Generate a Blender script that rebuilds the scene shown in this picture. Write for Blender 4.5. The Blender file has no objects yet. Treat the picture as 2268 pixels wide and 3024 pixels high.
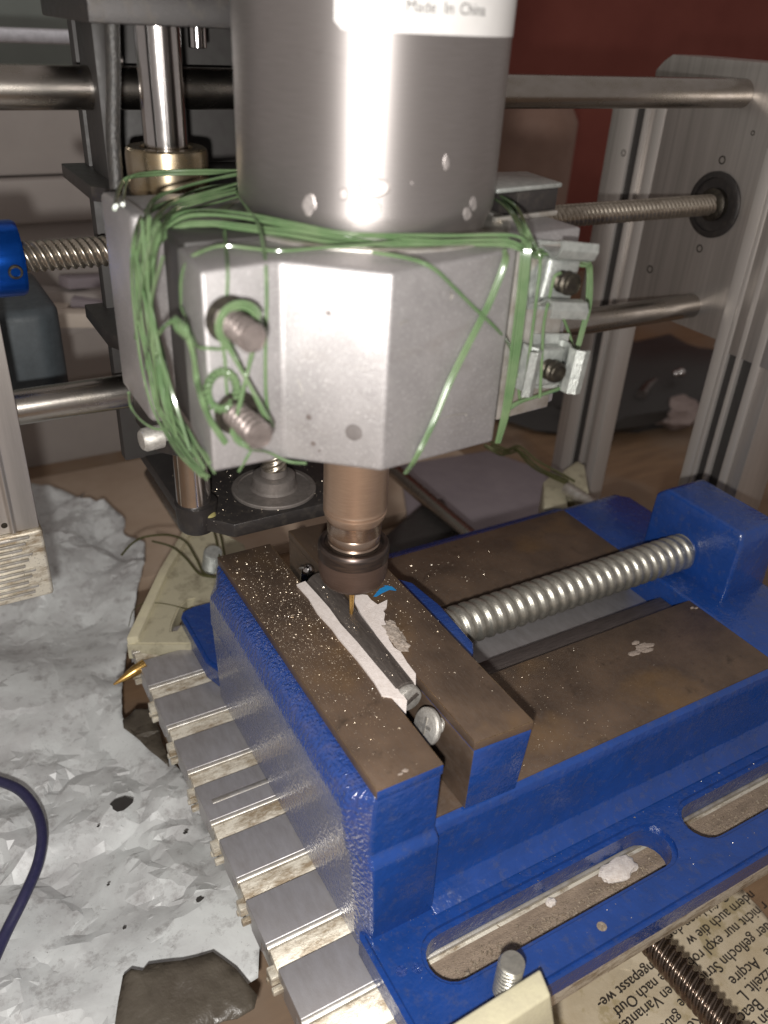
import bpy, bmesh, math, random
import numpy as np
from mathutils import Vector, Matrix, noise as mnoise
random.seed(7); np.random.seed(7)
# ---------------------------------------------------------------- camera, world, flash
# 1 Blender unit = 1 cm; the origin is on the spindle axis at the height of the vise jaws
SC = bpy.context.scene; COL = SC.collection
FPX = 2465.2; CX, CY = 1134.0, 1512.0
RC = np.array([[0.86956801, -0.49137595, 0.04900153], [-0.21664795, -0.4687889, -0.85632974], [0.44375122, 0.73402087, -0.51409943]])
CAMP = np.array([-8.68, -15.77, 14.22])
cam = bpy.data.cameras.new('camera'); co = bpy.data.objects.new('camera', cam); COL.objects.link(co); SC.camera = co
cam.sensor_fit = 'VERTICAL'; cam.sensor_height = 24; cam.lens = 24 * FPX / 3024
cam.clip_start = 0.5; cam.clip_end = 1000
m = Matrix(((RC[0][0], -RC[1][0], -RC[2][0], CAMP[0]), (RC[0][1], -RC[1][1], -RC[2][1], CAMP[1]), (RC[0][2], -RC[1][2], -RC[2][2], CAMP[2]), (0, 0, 0, 1)))
co.matrix_world = m
cam.dof.use_dof = True; cam.dof.focus_distance = 23.5; cam.dof.aperture_fstop = 0.1
W = bpy.data.worlds.new('World'); SC.world = W; W.use_nodes = True
bg = W.node_tree.nodes['Background']; bg.inputs[0].default_value = (0.78, 0.70, 0.66, 1); bg.inputs[1].default_value = 0.215
def lamp(name, off, power, rad, colr=(1, .97, .93)):
    l = bpy.data.lights.new(name, 'POINT'); l.energy = power; l.color = colr; l.shadow_soft_size = rad
    o = bpy.data.objects.new(name, l); COL.objects.link(o)
    o.location = CAMP + RC[0] * off[0] + RC[1] * off[1] + RC[2] * off[2]; return o
lamp('phone_flash', (-0.55, 1.5, -0.3), 15500, 0.32)
SC.view_settings.view_transform = 'Standard'; SC.view_settings.look = 'None'; SC.view_settings.exposure = 0.66; SC.view_settings.gamma = 1
SC.cycles.max_bounces = 6; SC.cycles.caustics_reflective = False; SC.cycles.caustics_refractive = False
SC.cycles.sample_clamp_indirect = 3; SC.cycles.use_denoising = True
# ---------------------------------------------------------------- survey helpers: a sight line met with a known plane of the machine
def sight(u, v):
    return RC.T @ np.array([u - CX, v - CY, FPX])
def at(u, v, ax, val):
    d = sight(u, v); i = 'xyz'.index(ax); t = (val - CAMP[i]) / d[i]; return Vector(CAMP + d * t)
def atp(u, v, p, n, off=0.0):
    n = np.array(n, float); n /= np.linalg.norm(n); p = np.array(p, float) + n * off; d = sight(u, v)
    return Vector(CAMP + d * (np.dot(p - CAMP, n) / np.dot(d, n)))
# ---------------------------------------------------------------- materials
MATS = {}
def col(c): return (c[0], c[1], c[2], 1)
class NT:
    def __init__(s, name):
        s.m = bpy.data.materials.new(name); s.m.use_nodes = True; s.t = s.m.node_tree; s.n = s.t.nodes; s.l = s.t.links
        s.b = s.n['Principled BSDF']; s.tc = s.n.new('ShaderNodeTexCoord')
    def coord(s, scale=(1, 1, 1), rot=(0, 0, 0)):
        mp = s.n.new('ShaderNodeMapping'); mp.inputs['Scale'].default_value = scale; mp.inputs['Rotation'].default_value = rot
        s.l.new(s.tc.outputs['Object'], mp.inputs[0]); return mp.outputs[0]
    def noise(s, sc, det=4, rough=.6, vec=None, dist=0):
        n = s.n.new('ShaderNodeTexNoise'); n.inputs['Scale'].default_value = sc; n.inputs['Detail'].default_value = det; n.inputs['Roughness'].default_value = rough
        n.inputs['Distortion'].default_value = dist
        s.l.new(vec if vec else s.coord(), n.inputs['Vector']); return n.outputs['Fac']
    def voro(s, sc, vec=None, feat='F1'):
        n = s.n.new('ShaderNodeTexVoronoi'); n.feature = feat; n.inputs['Scale'].default_value = sc
        s.l.new(vec if vec else s.coord(), n.inputs['Vector']); return n.outputs['Distance']
    def ramp(s, f, a, b, ca=0, cb=1):
        r = s.n.new('ShaderNodeMapRange'); r.inputs[1].default_value = a; r.inputs[2].default_value = b; r.inputs[3].default_value = ca; r.inputs[4].default_value = cb
        s.l.new(f, r.inputs[0]); return r.outputs[0]
    def mul(s, a, b):
        r = s.n.new('ShaderNodeMath'); r.operation = 'MULTIPLY'; s.l.new(a, r.inputs[0])
        if isinstance(b, (int, float)): r.inputs[1].default_value = b
        else: s.l.new(b, r.inputs[1])
        return r.outputs[0]
    def add(s, a, b):
        r = s.n.new('ShaderNodeMath'); r.operation = 'ADD'; s.l.new(a, r.inputs[0]); s.l.new(b, r.inputs[1]); return r.outputs[0]
    def mix(s, f, a, b):
        r = s.n.new('ShaderNodeMix'); r.data_type = 'RGBA'; s.l.new(f, r.inputs[0])
        for i, c in ((6, a), (7, b)):
            if isinstance(c, (tuple, list)): r.inputs[i].default_value = col(c)
            else: s.l.new(c, r.inputs[i])
        return r.outputs[2]
    def base(s, c):
        if isinstance(c, (tuple, list)): s.b.inputs['Base Color'].default_value = col(c)
        else: s.l.new(c, s.b.inputs['Base Color'])
    def setv(s, k, v):
        if isinstance(v, (int, float)): s.b.inputs[k].default_value = v
        else: s.l.new(v, s.b.inputs[k])
    def bump(s, f, dist=.02, st=1.0):
        b = s.n.new('ShaderNodeBump'); b.inputs['Distance'].default_value = dist; b.inputs['Strength'].default_value = st
        s.l.new(f, b.inputs['Height']); s.l.new(b.outputs[0], s.b.inputs['Normal']); s.l.new(b.outputs[0], s.b.inputs['Coat Normal'])
def simple(name, c, rough=.5, metal=0, c2=None, ns=3, bs=0, bd=.01, vec=(1, 1, 1), r2=None, coat=0, lo=.35, hi=.7):
    t = NT(name)
    v = t.coord(vec)
    f = t.noise(ns, 6, .65, v)
    t.base(t.mix(t.ramp(f, lo, hi), c, c2 if c2 else tuple(x * .75 for x in c)))
    t.setv('Roughness', t.ramp(f, lo, hi, rough, r2 if r2 is not None else min(1, rough * 1.25)))
    t.setv('Metallic', metal)
    if coat: t.setv('Coat Weight', coat); t.setv('Coat Roughness', .1)
    if bs: t.bump(t.noise(bs, 3, .6, t.coord(vec)), bd)
    MATS[name] = t.m; return t.m
# blue hammer-finish enamel
t = NT('blue_enamel'); f = t.noise(1.1, 5, .6); g = t.ramp(t.noise(3.5, 6, .7, t.coord((1, 1, 1), (0, 0, 1))), .52, .72)
c = t.mix(t.ramp(f, .3, .7), (.010, .045, .20), (.014, .058, .26)); c = t.mix(t.mul(g, .5), c, (.065, .075, .13)); ch = t.ramp(t.noise(5.5, 3, .7), .73, .75); c = t.mix(t.mul(ch, .8), c, (.16, .15, .14)); t.base(c)
t.setv('Roughness', t.ramp(g, 0, 1, .2, .42)); t.setv('Coat Weight', .35); t.setv('Coat Roughness', .12); t.setv('IOR', 1.55)
hb = t.add(t.mul(t.noise(4.5, 2, .5), 1.0), t.mul(t.noise(14, 2, .5), .32)); t.bump(hb, .026, .8); BLUE = t.m
t = NT('blue_enamel_rough'); f = t.noise(1.1, 5, .6); g = t.ramp(t.noise(2.2, 6, .7), .5, .7)
c = t.mix(t.ramp(f, .3, .7), (.012, .045, .20), (.016, .056, .26)); c = t.mix(t.mul(g, .5), c, (.08, .08, .15)); t.base(c)
t.setv('Roughness', .14); t.setv('Coat Weight', 1.0); t.setv('Coat Roughness', .05); t.setv('IOR', 1.75)
hb = t.add(t.noise(11, 1, .4, t.coord((1, 1, .8))), t.mul(t.noise(26, 2, .5), .25)); t.bump(hb, .05, 1.0); BLUER = t.m
# machined, oil-browned steel
def brown(name, vec, tint=1.0):
    t = NT(name); v = t.coord(vec); streak = t.noise(6, 5, .7, v); blot = t.noise(.55, 5, .6, t.coord((1, 1, 1), (0, 0, .6)))
    c = t.mix(t.ramp(blot, .35, .68), (.105 * tint, .072 * tint, .052 * tint), (.20 * tint, .135 * tint, .092 * tint))
    c = t.mix(t.mul(t.ramp(streak, .45, .75), .5), c, (.16 * tint, .13 * tint, .11 * tint))
    dk = t.ramp(t.noise(1.3, 6, .7), .6, .72); c = t.mix(t.mul(dk, .6), c, (.035, .026, .02)); rs = t.ramp(t.noise(.33, 4, .55, t.coord((1, 1, 1), (.3, 0, 1.2))), .56, .72); c = t.mix(t.mul(rs, .42), c, (.32, .19, .075)); t.base(c)
    t.setv('Metallic', .45); t.setv('Roughness', t.ramp(streak, .3, .7, .42, .6))
    t.bump(t.add(streak, t.mul(t.noise(40, 3, .7), .4)), .008, .7); return t.m
BROWN = brown('oily_brown_steel', (6, .5, 1)); BROWNW = brown('oily_brown_ways', (1.5, 1.5, 1), .95)
# galvanised screw
t = NT('zinc_thread'); f = t.noise(5, 6, .7); c = t.mix(t.ramp(f, .35, .7), (.62, .60, .53), (.34, .33, .29)); t.base(c); t.setv('Metallic', .85)
t.setv('Roughness', t.ramp(f, .3, .7, .3, .48)); t.bump(t.noise(30, 3, .6), .01, .6); ZINC = t.m
# spindle body: turned steel with hoop-wise brushing
t = NT('turned_steel'); f = t.noise(2, 5, .6, t.coord((1, 1, 25))); s2 = t.ramp(t.noise(1.8, 5, .7), .6, .75)
c = t.mix(t.ramp(f, .3, .7), (.47, .44, .43), (.40, .37, .36)); c = t.mix(t.mul(s2, .3), c, (.28, .25, .24)); t.base(c); t.setv('Metallic', .93)
t.setv('Roughness', t.ramp(f, .3, .7, .40, .46)); t.setv('Anisotropic', .62); t.setv('Anisotropic Rotation', .25)
tg = t.n.new('ShaderNodeTangent'); tg.direction_type = 'RADIAL'; tg.axis = 'Z'; t.l.new(tg.outputs[0], t.b.inputs['Tangent'])
t.bump(t.noise(30, 2, .5, t.coord((.2, .2, 6))), .001, .5); STEELB = t.m
t = NT('splash_mark'); t.base(t.mix(t.ramp(t.noise(6, 4, .7), .4, .6), (.46, .42, .40), (.34, .31, .30))); t.setv('Roughness', .5); t.setv('Metallic', .6); SPLASH = t.m
# bead-blasted aluminium
t = NT('blasted_aluminium'); f = t.noise(24, 3, .8); g = t.noise(1.2, 5, .6)
c = t.mix(t.ramp(g, .3, .7), (.43, .41, .41), (.34, .325, .325)); c = t.mix(t.ramp(t.noise(26, 2, .7), .56, .72), c, (.62, .60, .60)); d = t.ramp(t.noise(4.5, 3, .6), .72, .78); c = t.mix(t.mul(d, .6), c, (.16, .14, .13))
sm = t.ramp(t.noise(.7, 5, .7, t.coord((1, 1, 2.5))), .55, .75); c = t.mix(t.mul(sm, .35), c, (.26, .23, .20)); t.base(c)
t.setv('Metallic', .68); t.setv('Roughness', .5); t.bump(f, .012, .8); BLAST = t.m
BRIGHT = simple('bright_aluminium', (.66, .64, .60), .33, .75, (.40, .36, .30), 2.5, 30, .004)
LAND = simple('table_land_grey', (.45, .435, .44), .34, .55, (.34, .32, .315), 1.2, 18, .003, (3, 1, 1))
t = NT('dirty_slot_aluminium'); f = t.noise(1.3, 6, .75, t.coord((.7, 2, 2))); c = t.mix(t.ramp(f, .45, .62), (.74, .69, .58), (.30, .23, .15))
k = t.ramp(t.noise(14, 4, .8), .6, .68); c = t.mix(t.mul(k, .8), c, (.06, .045, .03)); t.base(c); t.setv('Metallic', .4); t.setv('Roughness', .42); t.bump(t.noise(25, 4, .7), .01, .8); SLOT = t.m
CHROME = simple('polished_rod', (.66, .64, .63), .13, 1, (.56, .54, .53), 2, 0, .01, (1, 1, 1), .2)
RODM = simple('guide_rod_steel', (.42, .39, .36), .22, 1, (.34, .31, .27), 1.2, 25, .002, (1, 2, 2), .3)
DARKROD = simple('dull_rod_steel', (.22, .20, .19), .35, .9, (.10, .09, .085), 3, 0, .01, (1, 3, 3), .45)
SCREWM = simple('lead_screw_steel', (.50, .45, .38), .28, .9, (.28, .24, .19), 6, 0)
SCREWD = simple('dark_thread_steel', (.26, .21, .17), .25, .95, (.13, .10, .085), 6, 0)
BLACKP = simple('black_anodised', (.035, .031, .03), .38, .3, (.07, .06, .05), 4, 40, .01, (1, 1, 1), .55, 0, .5, .8)
BLACKM = simple('black_plastic', (.035, .031, .03), .5, 0, (.04, .038, .035), 3, 0)
CABLEM = simple('black_cable_sheath', (.05, .045, .04), .35, 0, (.02, .02, .02), 12, 20, .02)
BEARM = simple('nickel_bearing', (.40, .34, .25), .24, .9, (.30, .22, .12), 1.5)
CREAM = simple('cream_plastic', (.66, .61, .42), .38, 0, (.55, .50, .36), 1.4, 12, .01, (1, 1, 1), .5, .2)
CREAMD = simple('grubby_cream_plastic', (.50, .46, .33), .5, 0, (.22, .19, .13), 1.6, 12, .01, (1, 1, 1), .6, 0, .5, .75)
BLUEAN = simple('blue_anodised', (.01, .12, .62), .22, .85, (.008, .09, .5), 8, 0, .01, (1, 6, 6))
GALV = simple('galvanised_sheet', (.55, .57, .54), .35, .7, (.34, .36, .34), 5, 30, .02)
COPPER = simple('oiled_shaft_steel', (.58, .42, .31), .36, .8, (.46, .32, .235), 3, 0, .01, (1, 1, 30), .4)
SHAFT2 = simple('bright_shaft_steel', (.50, .40, .33), .24, .95, (.36, .25, .18), 3, 0, .01, (1, 1, 30), .3)
NUTM = simple('collet_nut_steel', (.07, .06, .06), .3, .85, (.16, .115, .09), 2, 0, .01, (1, 1, 12), .42)
NUTL = simple('collet_nut_lower', (.15, .10, .08), .45, .6, (.105, .07, .055), 2, 0, .01, (1, 1, 25), .5)
BRASS = simple('brass_coated', (.66, .42, .13), .25, .9, (.5, .3, .1), 4)
PAPERW = simple('white_card', (.88, .80, .76), .8, 0, (.74, .66, .61), 6, 30, .012, (1, 1, 1), .9)
BARM = simple('dark_bolt_steel', (.19, .165, .15), .45, .6, (.10, .085, .075), 4, 30, .008, (5, .6, 1), .5)
HEADM = simple('scratched_screw_steel', (.58, .56, .52), .36, .5, (.34, .32, .29), 9, 50, .01)
STUD = simple('black_screw_steel', (.27, .23, .215), .36, .65, (.15, .125, .115), 6, 30, .01)
STUDB = simple('black_oxide_screw', (.04, .034, .03), .35, .8, (.09, .08, .06), 6, 30, .01)
LABELM = simple('white_label_film', (.60, .585, .57), .45, 0, (.56, .545, .53), 3)
INK = simple('printing_ink', (.035, .03, .028), .9, 0, (.02, .018, .016), 3)
CABB = simple('blue_cable_sheath', (.035, .032, .085), .35, 0, (.02, .022, .06), 6)
REDW = simple('red_wall_paint', (.27, .07, .05), .75, 0, (.20, .05, .038), .06)
GREYW = simple('grey_cabinet_paint', (.40, .36, .335), .75, 0, (.34, .305, .285), .15)
GREENG = simple('greenish_grey_board', (.34, .38, .35), .7, 0, (.27, .30, .28), .08)
EXTR = simple('extruded_aluminium', (.58, .54, .51), .36, .75, (.40, .37, .345), 1.1, 0, .004, (1, 3, .07), .45)
EXTRB = simple('clean_aluminium_edge', (.60, .56, .53), .35, .55, (.6, .56, .52), 1.2, 0, .004, (1, 6, .15), .45)
SHEETG = simple('grey_foam_sheet', (.30, .26, .28), .6, 0, (.25, .215, .235), .6)
CHIPM = simple('aluminium_chip', (.80, .72, .62), .28, .9, (.6, .46, .30), 3)
CRUMB = simple('white_crumb', (.78, .72, .66), .8, 0, (.6, .52, .46), 12, 30, .02)
DIRT = simple('swarf_dirt', (.22, .16, .11), .6, .2, (.5, .42, .32), 14, 40, .03)
TORN = simple('smoked_plastic_film', (.075, .062, .048), .3, 0, (.10, .085, .065), .8, 3, .05, (1, 1, 1), .45)
CYAN = simple('cyan_marker_ink', (.02, .28, .62), .6, 0, (.01, .2, .5), 10)
WBOX = simple('white_carton', (.62, .54, .46), .7, 0, (.5, .43, .37), .3)
t = NT('brown_desk_wood'); f = t.noise(1.1, 6, .65, t.coord((.25, 1.6, 1))); g = t.noise(.12, 4, .6)
c = t.mix(t.ramp(f, .3, .7), (.30, .19, .11), (.20, .125, .075)); c = t.mix(t.ramp(g, .45, .65), c, (.28, .21, .155)); t.base(c); t.setv('Roughness', .55); WOOD = t.m
t = NT('green_wire_insulation'); wc = t.mix(t.ramp(t.noise(1.3, 3, .6), .35, .65), (.095, .165, .072), (.15, .215, .11)); t.base(wc); t.setv('Roughness', .2); t.setv('Coat Weight', .6); t.setv('Coat Roughness', .12); t.setv('Transmission Weight', .12); WIRE = t.m
t = NT('thin_green_brown_wire'); t.base((.10, .10, .04)); t.setv('Roughness', .3); t.setv('Metallic', .4); WIREB = t.m
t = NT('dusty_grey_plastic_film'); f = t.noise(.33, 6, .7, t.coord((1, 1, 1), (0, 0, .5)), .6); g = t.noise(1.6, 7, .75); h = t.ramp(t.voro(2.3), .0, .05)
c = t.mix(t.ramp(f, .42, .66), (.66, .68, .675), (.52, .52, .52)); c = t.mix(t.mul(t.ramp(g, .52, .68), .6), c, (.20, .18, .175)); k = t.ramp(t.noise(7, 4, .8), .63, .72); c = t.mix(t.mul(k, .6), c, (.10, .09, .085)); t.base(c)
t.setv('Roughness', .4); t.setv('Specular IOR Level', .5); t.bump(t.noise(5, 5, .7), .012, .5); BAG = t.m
t = NT('yellowed_newsprint'); f = t.noise(.5, 6, .65); g = t.ramp(t.noise(.9, 5, .6, t.coord((1, 1, 1), (1, 0, 0))), .55, .62)
c = t.mix(t.ramp(f, .35, .65), (.72, .62, .46), (.56, .46, .31)); c = t.mix(t.mul(g, .6), c, (.36, .28, .12)); t.base(c); t.setv('Roughness', .8); t.bump(t.noise(3, 5, .6), .03, .6); NEWS = t.m
# ---------------------------------------------------------------- builders
def link(name, me, mat, parent=None, smooth=False):
    o = bpy.data.objects.new(name, me); COL.objects.link(o)
    for mm in (mat if isinstance(mat, (list, tuple)) else [mat]): me.materials.append(mm)
    if parent is not None:
        o.parent = parent
        L = wl(parent)
        me.transform(Matrix.Translation(-L))
    if smooth: me.polygons.foreach_set('use_smooth', [True] * len(me.polygons))
    return o
def wl(o):
    v = Vector((0, 0, 0))
    while o is not None: v = v + Vector(o.location); o = o.parent
    return v
def tag(o, label=None, cat=None, group=None, kind=None):
    if label: o['label'] = label
    if cat: o['category'] = cat
    if group: o['group'] = group
    if kind: o['kind'] = kind
    return o
def thing(name, loc, label, cat, group=None):
    o = bpy.data.objects.new(name, None); o.empty_display_size = .5; COL.objects.link(o); o.location = loc
    return tag(o, label, cat, group)
def bm2(bm, name, mat, parent=None, smooth=False, bevel=0, seg=2, ang=35):
    bmesh.ops.recalc_face_normals(bm, faces=bm.faces)
    if bevel:
        es = [e for e in bm.edges if len(e.link_faces) == 2 and e.calc_face_angle(0) > math.radians(ang)]
        if es: bmesh.ops.bevel(bm, geom=es, offset=bevel, segments=seg, affect='EDGES', clamp_overlap=True, profile=.5)
    me = bpy.data.meshes.new(name); bm.to_mesh(me); bm.free()
    o = link(name, me, mat, parent, False)
    if smooth or bevel:
        me.polygons.foreach_set('use_smooth', [True] * len(me.polygons))
        try: me.set_sharp_from_angle(angle=math.radians(38))
        except Exception: pass
    return o
def add_box(bm, x0, x1, y0, y1, z0, z1):
    v = [bm.verts.new((x, y, z)) for z in (z0, z1) for (x, y) in ((x0, y0), (x1, y0), (x1, y1), (x0, y1))]
    fs = [bm.faces.new([v[i] for i in q]) for q in ((3, 2, 1, 0), (4, 5, 6, 7), (0, 1, 5, 4), (1, 2, 6, 5), (2, 3, 7, 6), (3, 0, 4, 7))]
    return v, fs
def box(name, b, mat, parent=None, bevel=.03, seg=2):
    bm = bmesh.new(); add_box(bm, *b); return bm2(bm, name, mat, parent, bevel=bevel, seg=seg)
def loft(bm, rings, caps=True):
    R = [[bm.verts.new(p) for p in r] for r in rings]; n = len(R[0]); fs = []
    for a, b in zip(R, R[1:]):
        for i in range(n): fs.append(bm.faces.new((a[i], a[(i + 1) % n], b[(i + 1) % n], b[i])))
    if caps: bm.faces.new(list(reversed(R[0]))); bm.faces.new(R[-1])
    return R
def prism(name, pts, z0, z1, mat, parent=None, bevel=.03, axis='z', seg=2):
    bm = bmesh.new()
    def P(a, b, c): return {'z': (a, b, c), 'x': (c, a, b), 'y': (a, c, b)}[axis]
    z1s = z1 if isinstance(z1, (list, tuple)) else [z1] * len(pts); z0s = z0 if isinstance(z0, (list, tuple)) else [z0] * len(pts)
    loft(bm, [[P(p[0], p[1], z0s[i]) for i, p in enumerate(pts)], [P(p[0], p[1], z1s[i]) for i, p in enumerate(pts)]])
    return bm2(bm, name, mat, parent, bevel=bevel, seg=seg)
def frame_of(d):
    d = Vector(d).normalized(); a = Vector((0, 0, 1)) if abs(d.z) < .9 else Vector((1, 0, 0))
    x = d.cross(a).normalized(); y = d.cross(x).normalized(); return x, y, d
def lathe(name, p0, d, prof, mat, parent=None, n=40, smooth=True, bm=None, wob=None):
    own = bm is None
    if own: bm = bmesh.new()
    x, y, d = frame_of(d); p0 = Vector(p0); rings = []
    for s, r in prof:
        rings.append([bm.verts.new(p0 + d * s + (x * math.cos(2 * math.pi * i / n) + y * math.sin(2 * math.pi * i / n)) * max(r, 1e-4)) for i in range(n)])
    for a, b in zip(rings, rings[1:]):
        for i in range(n): bm.faces.new((a[i], a[(i + 1) % n], b[(i + 1) % n], b[i]))
    bm.faces.new(list(reversed(rings[0]))); bm.faces.new(rings[-1])
    if own: return bm2(bm, name, mat, parent, smooth=smooth)
def cyl(name, p0, p1, r, mat, parent=None, n=32, ch=.03):
    p0 = Vector(p0); p1 = Vector(p1); L = (p1 - p0).length
    return lathe(name, p0, p1 - p0, [(0, r - ch), (ch, r), (L - ch, r), (L, r - ch)], mat, parent, n)
def thread(name, p0, p1, r, pitch, dep, mat, parent=None, n=36, starts=1, rp=7, sharp=1.0):
    p0 = Vector(p0); p1 = Vector(p1); L = (p1 - p0).length; x, y, d = frame_of(p1 - p0); bm = bmesh.new()
    m_ = int(L / pitch * rp); rings = []
    for k in range(m_ + 1):
        s = L * k / m_; ring = []
        for i in range(n):
            a = 2 * math.pi * i / n; ph = (s / pitch - starts * i / n) % 1.0; w = abs(2 * ph - 1)
            w = min(1, max(0, (w - .15) / .6)); w = w * w * (3 - 2 * w)
            rr = r - dep * (1 - w) * sharp
            ring.append(bm.verts.new(p0 + d * s + (x * math.cos(a) + y * math.sin(a)) * rr))
        rings.append(ring)
    for a, b in zip(rings, rings[1:]):
        for i in range(n): bm.faces.new((a[i], a[(i + 1) % n], b[(i + 1) % n], b[i]))
    bm.faces.new(list(reversed(rings[0]))); bm.faces.new(rings[-1])
    return bm2(bm, name, mat, parent, smooth=True)
def catmull(P, k=8):
    P = [Vector(p) for p in P]; Q = [P[0] * 2 - P[1]] + P + [P[-1] * 2 - P[-2]]; out = []
    for i in range(1, len(Q) - 2):
        a, b, c, d = Q[i - 1:i + 3]
        for j in range(k):
            t_ = j / k
            out.append(.5 * ((2 * b) + (c - a) * t_ + (2 * a - 5 * b + 4 * c - d) * t_ ** 2 + (3 * b - a - 3 * c + d) * t_ ** 3))
    out.append(P[-1]); return out
def tube_bm(bm, P, r, n=8):
    prev = None; rings = []
    x = None
    for i, p in enumerate(P):
        d = (P[min(i + 1, len(P) - 1)] - P[max(i - 1, 0)])
        if d.length < 1e-6: d = Vector((0, 0, 1))
        d.normalize()
        if x is None: x, y, _ = frame_of(d)
        else:
            x = (x - d * x.dot(d))
            if x.length < 1e-5: x, y, _ = frame_of(d)
            x.normalize()
        y = d.cross(x)
        rings.append([bm.verts.new(p + (x * math.cos(2 * math.pi * j / n) + y * math.sin(2 * math.pi * j / n)) * r) for j in range(n)])
    for a, b in zip(rings, rings[1:]):
        for j in range(n): bm.faces.new((a[j], a[(j + 1) % n], b[(j + 1) % n], b[j]))
    bm.faces.new(list(reversed(rings[0]))); bm.faces.new(rings[-1])
def tube(name, P, r, mat, parent=None, n=8, k=8):
    bm = bmesh.new(); tube_bm(bm, catmull(P, k), r, n); return bm2(bm, name, mat, parent, smooth=True)
def grid(name, fn, nu, nv, mat, parent=None, smooth=True, thick=0):
    vs = []; fs = []
    for j in range(nv + 1):
        for i in range(nu + 1): vs.append(fn(i / nu, j / nv))
    for j in range(nv):
        for i in range(nu):
            a = j * (nu + 1) + i; fs.append((a, a + 1, a + nu + 2, a + nu + 1))
    me = bpy.data.meshes.new(name); me.from_pydata(vs, [], fs); me.update()
    o = link(name, me, mat, parent, smooth)
    if thick:
        md = o.modifiers.new('thickness', 'SOLIDIFY'); md.thickness = thick
    return o
def copy_tree(o, parent=None):
    c = o.copy(); COL.objects.link(c); c.parent = parent
    for ch in [q for q in bpy.data.objects if q.parent == o]: copy_tree(ch, c)
    return c
# ================================================================= SETTING
desk = grid('desk', lambda u, v: (-60 + u * 190, -30 + v * 180, -12.0), 2, 2, WOOD, None, False); tag(desk, kind='structure')
wr = box('wall_right', (13, 150, 62, 64, -12, 60), REDW, None, 0); tag(wr, kind='structure')
wl_ = box('wall_left', (-60, 12.9, 62, 64, -12, 60), GREENG, None, 0); tag(wl_, kind='structure')
# ================================================================= MACHINE FRAME (posts, rails, screw, coupler)
MF = thing('machine_frame', (6.75, 8, -12), 'silver milling machine frame of round rails and grooved aluminium side plates behind the spindle', 'machine frame')
def rail(name, z, r, mat):
    return cyl(name, (-6.7, 7.8, z), (20.2, 7.8, z), r, mat, MF, 40)
rail('guide_rod', 12.24, .5, RODM); rail('guide_rod', 4.21, .5, RODM)
thread('lead_screw', (-5.9, 7.8, 8.29), (20.6, 7.8, 8.29), .4, .2, .06, SCREWM, MF, 28, 4, 6)
cp = lathe('shaft_coupler', (-8.6, 7.8, 8.29), (1, 0, 0), [(0, .9), (.05, .95), (2.65, .95), (2.75, .9), (2.76, .42)], BLUEAN, MF, 48)
cp['label'] = 'blue anodised shaft coupler'
d_ = (at(22, 802, 'y', 6.95) - Vector((-6.1, 7.8, 8.29))); d_.x = 0; d_.normalize()
gs = Vector((-6.13, 7.8, 8.29))
lathe('grub_screw', gs + d_ * .8, d_, [(0, .2), (.12, .2), (.165, .17), (.166, .12), (.1, .11), (.09, .02)], STUDB, cp, 20)
# right side plate: grooved extrusion, inner face at x = 20.1
def plate_part(name, y0, y1, xo, z0, z1, mat, bev=.03): return prism(name, [(20.1 + xo, y0), (22.16 if y1 < 7 else 21.0, y0), (22.16 if y1 < 7 else 21.0, y1), (20.1 + xo, y1)], z0, z1, mat, MF, bev)
o = prism('side_plate', [(3.3, 13.3), (5.8, 13.3), (11.6, 13.3), (12.0, 13.05), (12.35, 12.7), (12.35, 11.9), (11.35, 11.85), (11.35, 3.25), (6.2, 3.25), (6.2, 2.9), (3.3, 2.9)], 20.1, 22.2, EXTR, MF, .05, axis='x')
for (y0, y1, xo, z1, mt) in ((13.85, 14.7, .25, 12.2, EXTR), (13.05, 13.8, 0, 12.25, EXTRB), (12.52, 13.05, .14, 12.2, BLACKM), (12.3, 12.52, 0, 12.25, EXTRB), (11.86, 12.3, .18, 12.2, EXTR), (11.36, 11.86, .0, 12.2, EXTRB)):
    plate_part('plate_rib', y0, y1, xo - .01, -12, z1, mt)
for (y0, y1, xo, z0, mt) in ((5.62, 6.12, -.03, -12, EXTRB), (5.4, 5.6, -.03, -12, EXTRB), (5.0, 5.4, .12, -12, BLACKM), (4.75, 4.98, -.03, -12, EXTRB), (4.2, 4.75, .15, -12, BLACKM), (3.85, 4.2, -.03, -12, EXTRB), (3.26, 3.85, .1, -12, EXTR)):
    plate_part('plate_rib', y0, y1, xo, z0, 13.15 if y1 < 0 else 10.6, mt)
# bearing bore and holes on the plate
rg = lathe('bearing_ring', (20.14, 7.85, 8.26), (-1, 0, 0), [(0, 1.25), (.12, 1.25), (.16, 1.2), (.165, 1.02), (.06, 1.0), (.05, .05)], BLACKP, MF, 48)
lathe('bearing_ring', (20.1, 7.8, 8.29), (-1, 0, 0), [(0, .62), (.25, .62), (.3, .55), (.35, .4)], STUDB, MF, 36)
for (y, z, r) in ((7.99, 9.9, .16), (8.06, 6.51, .16), (10.44, 5.06, .17), (13.3, 9.4, .14), (6.9, 11.0, .09)):
    lathe('screw_hole', (20.12, y, z), (-1, 0, 0), [(0, r), (.03, r), (.035, r * .7), (.0, r * .65)], STUDB, MF, 20)
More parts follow.
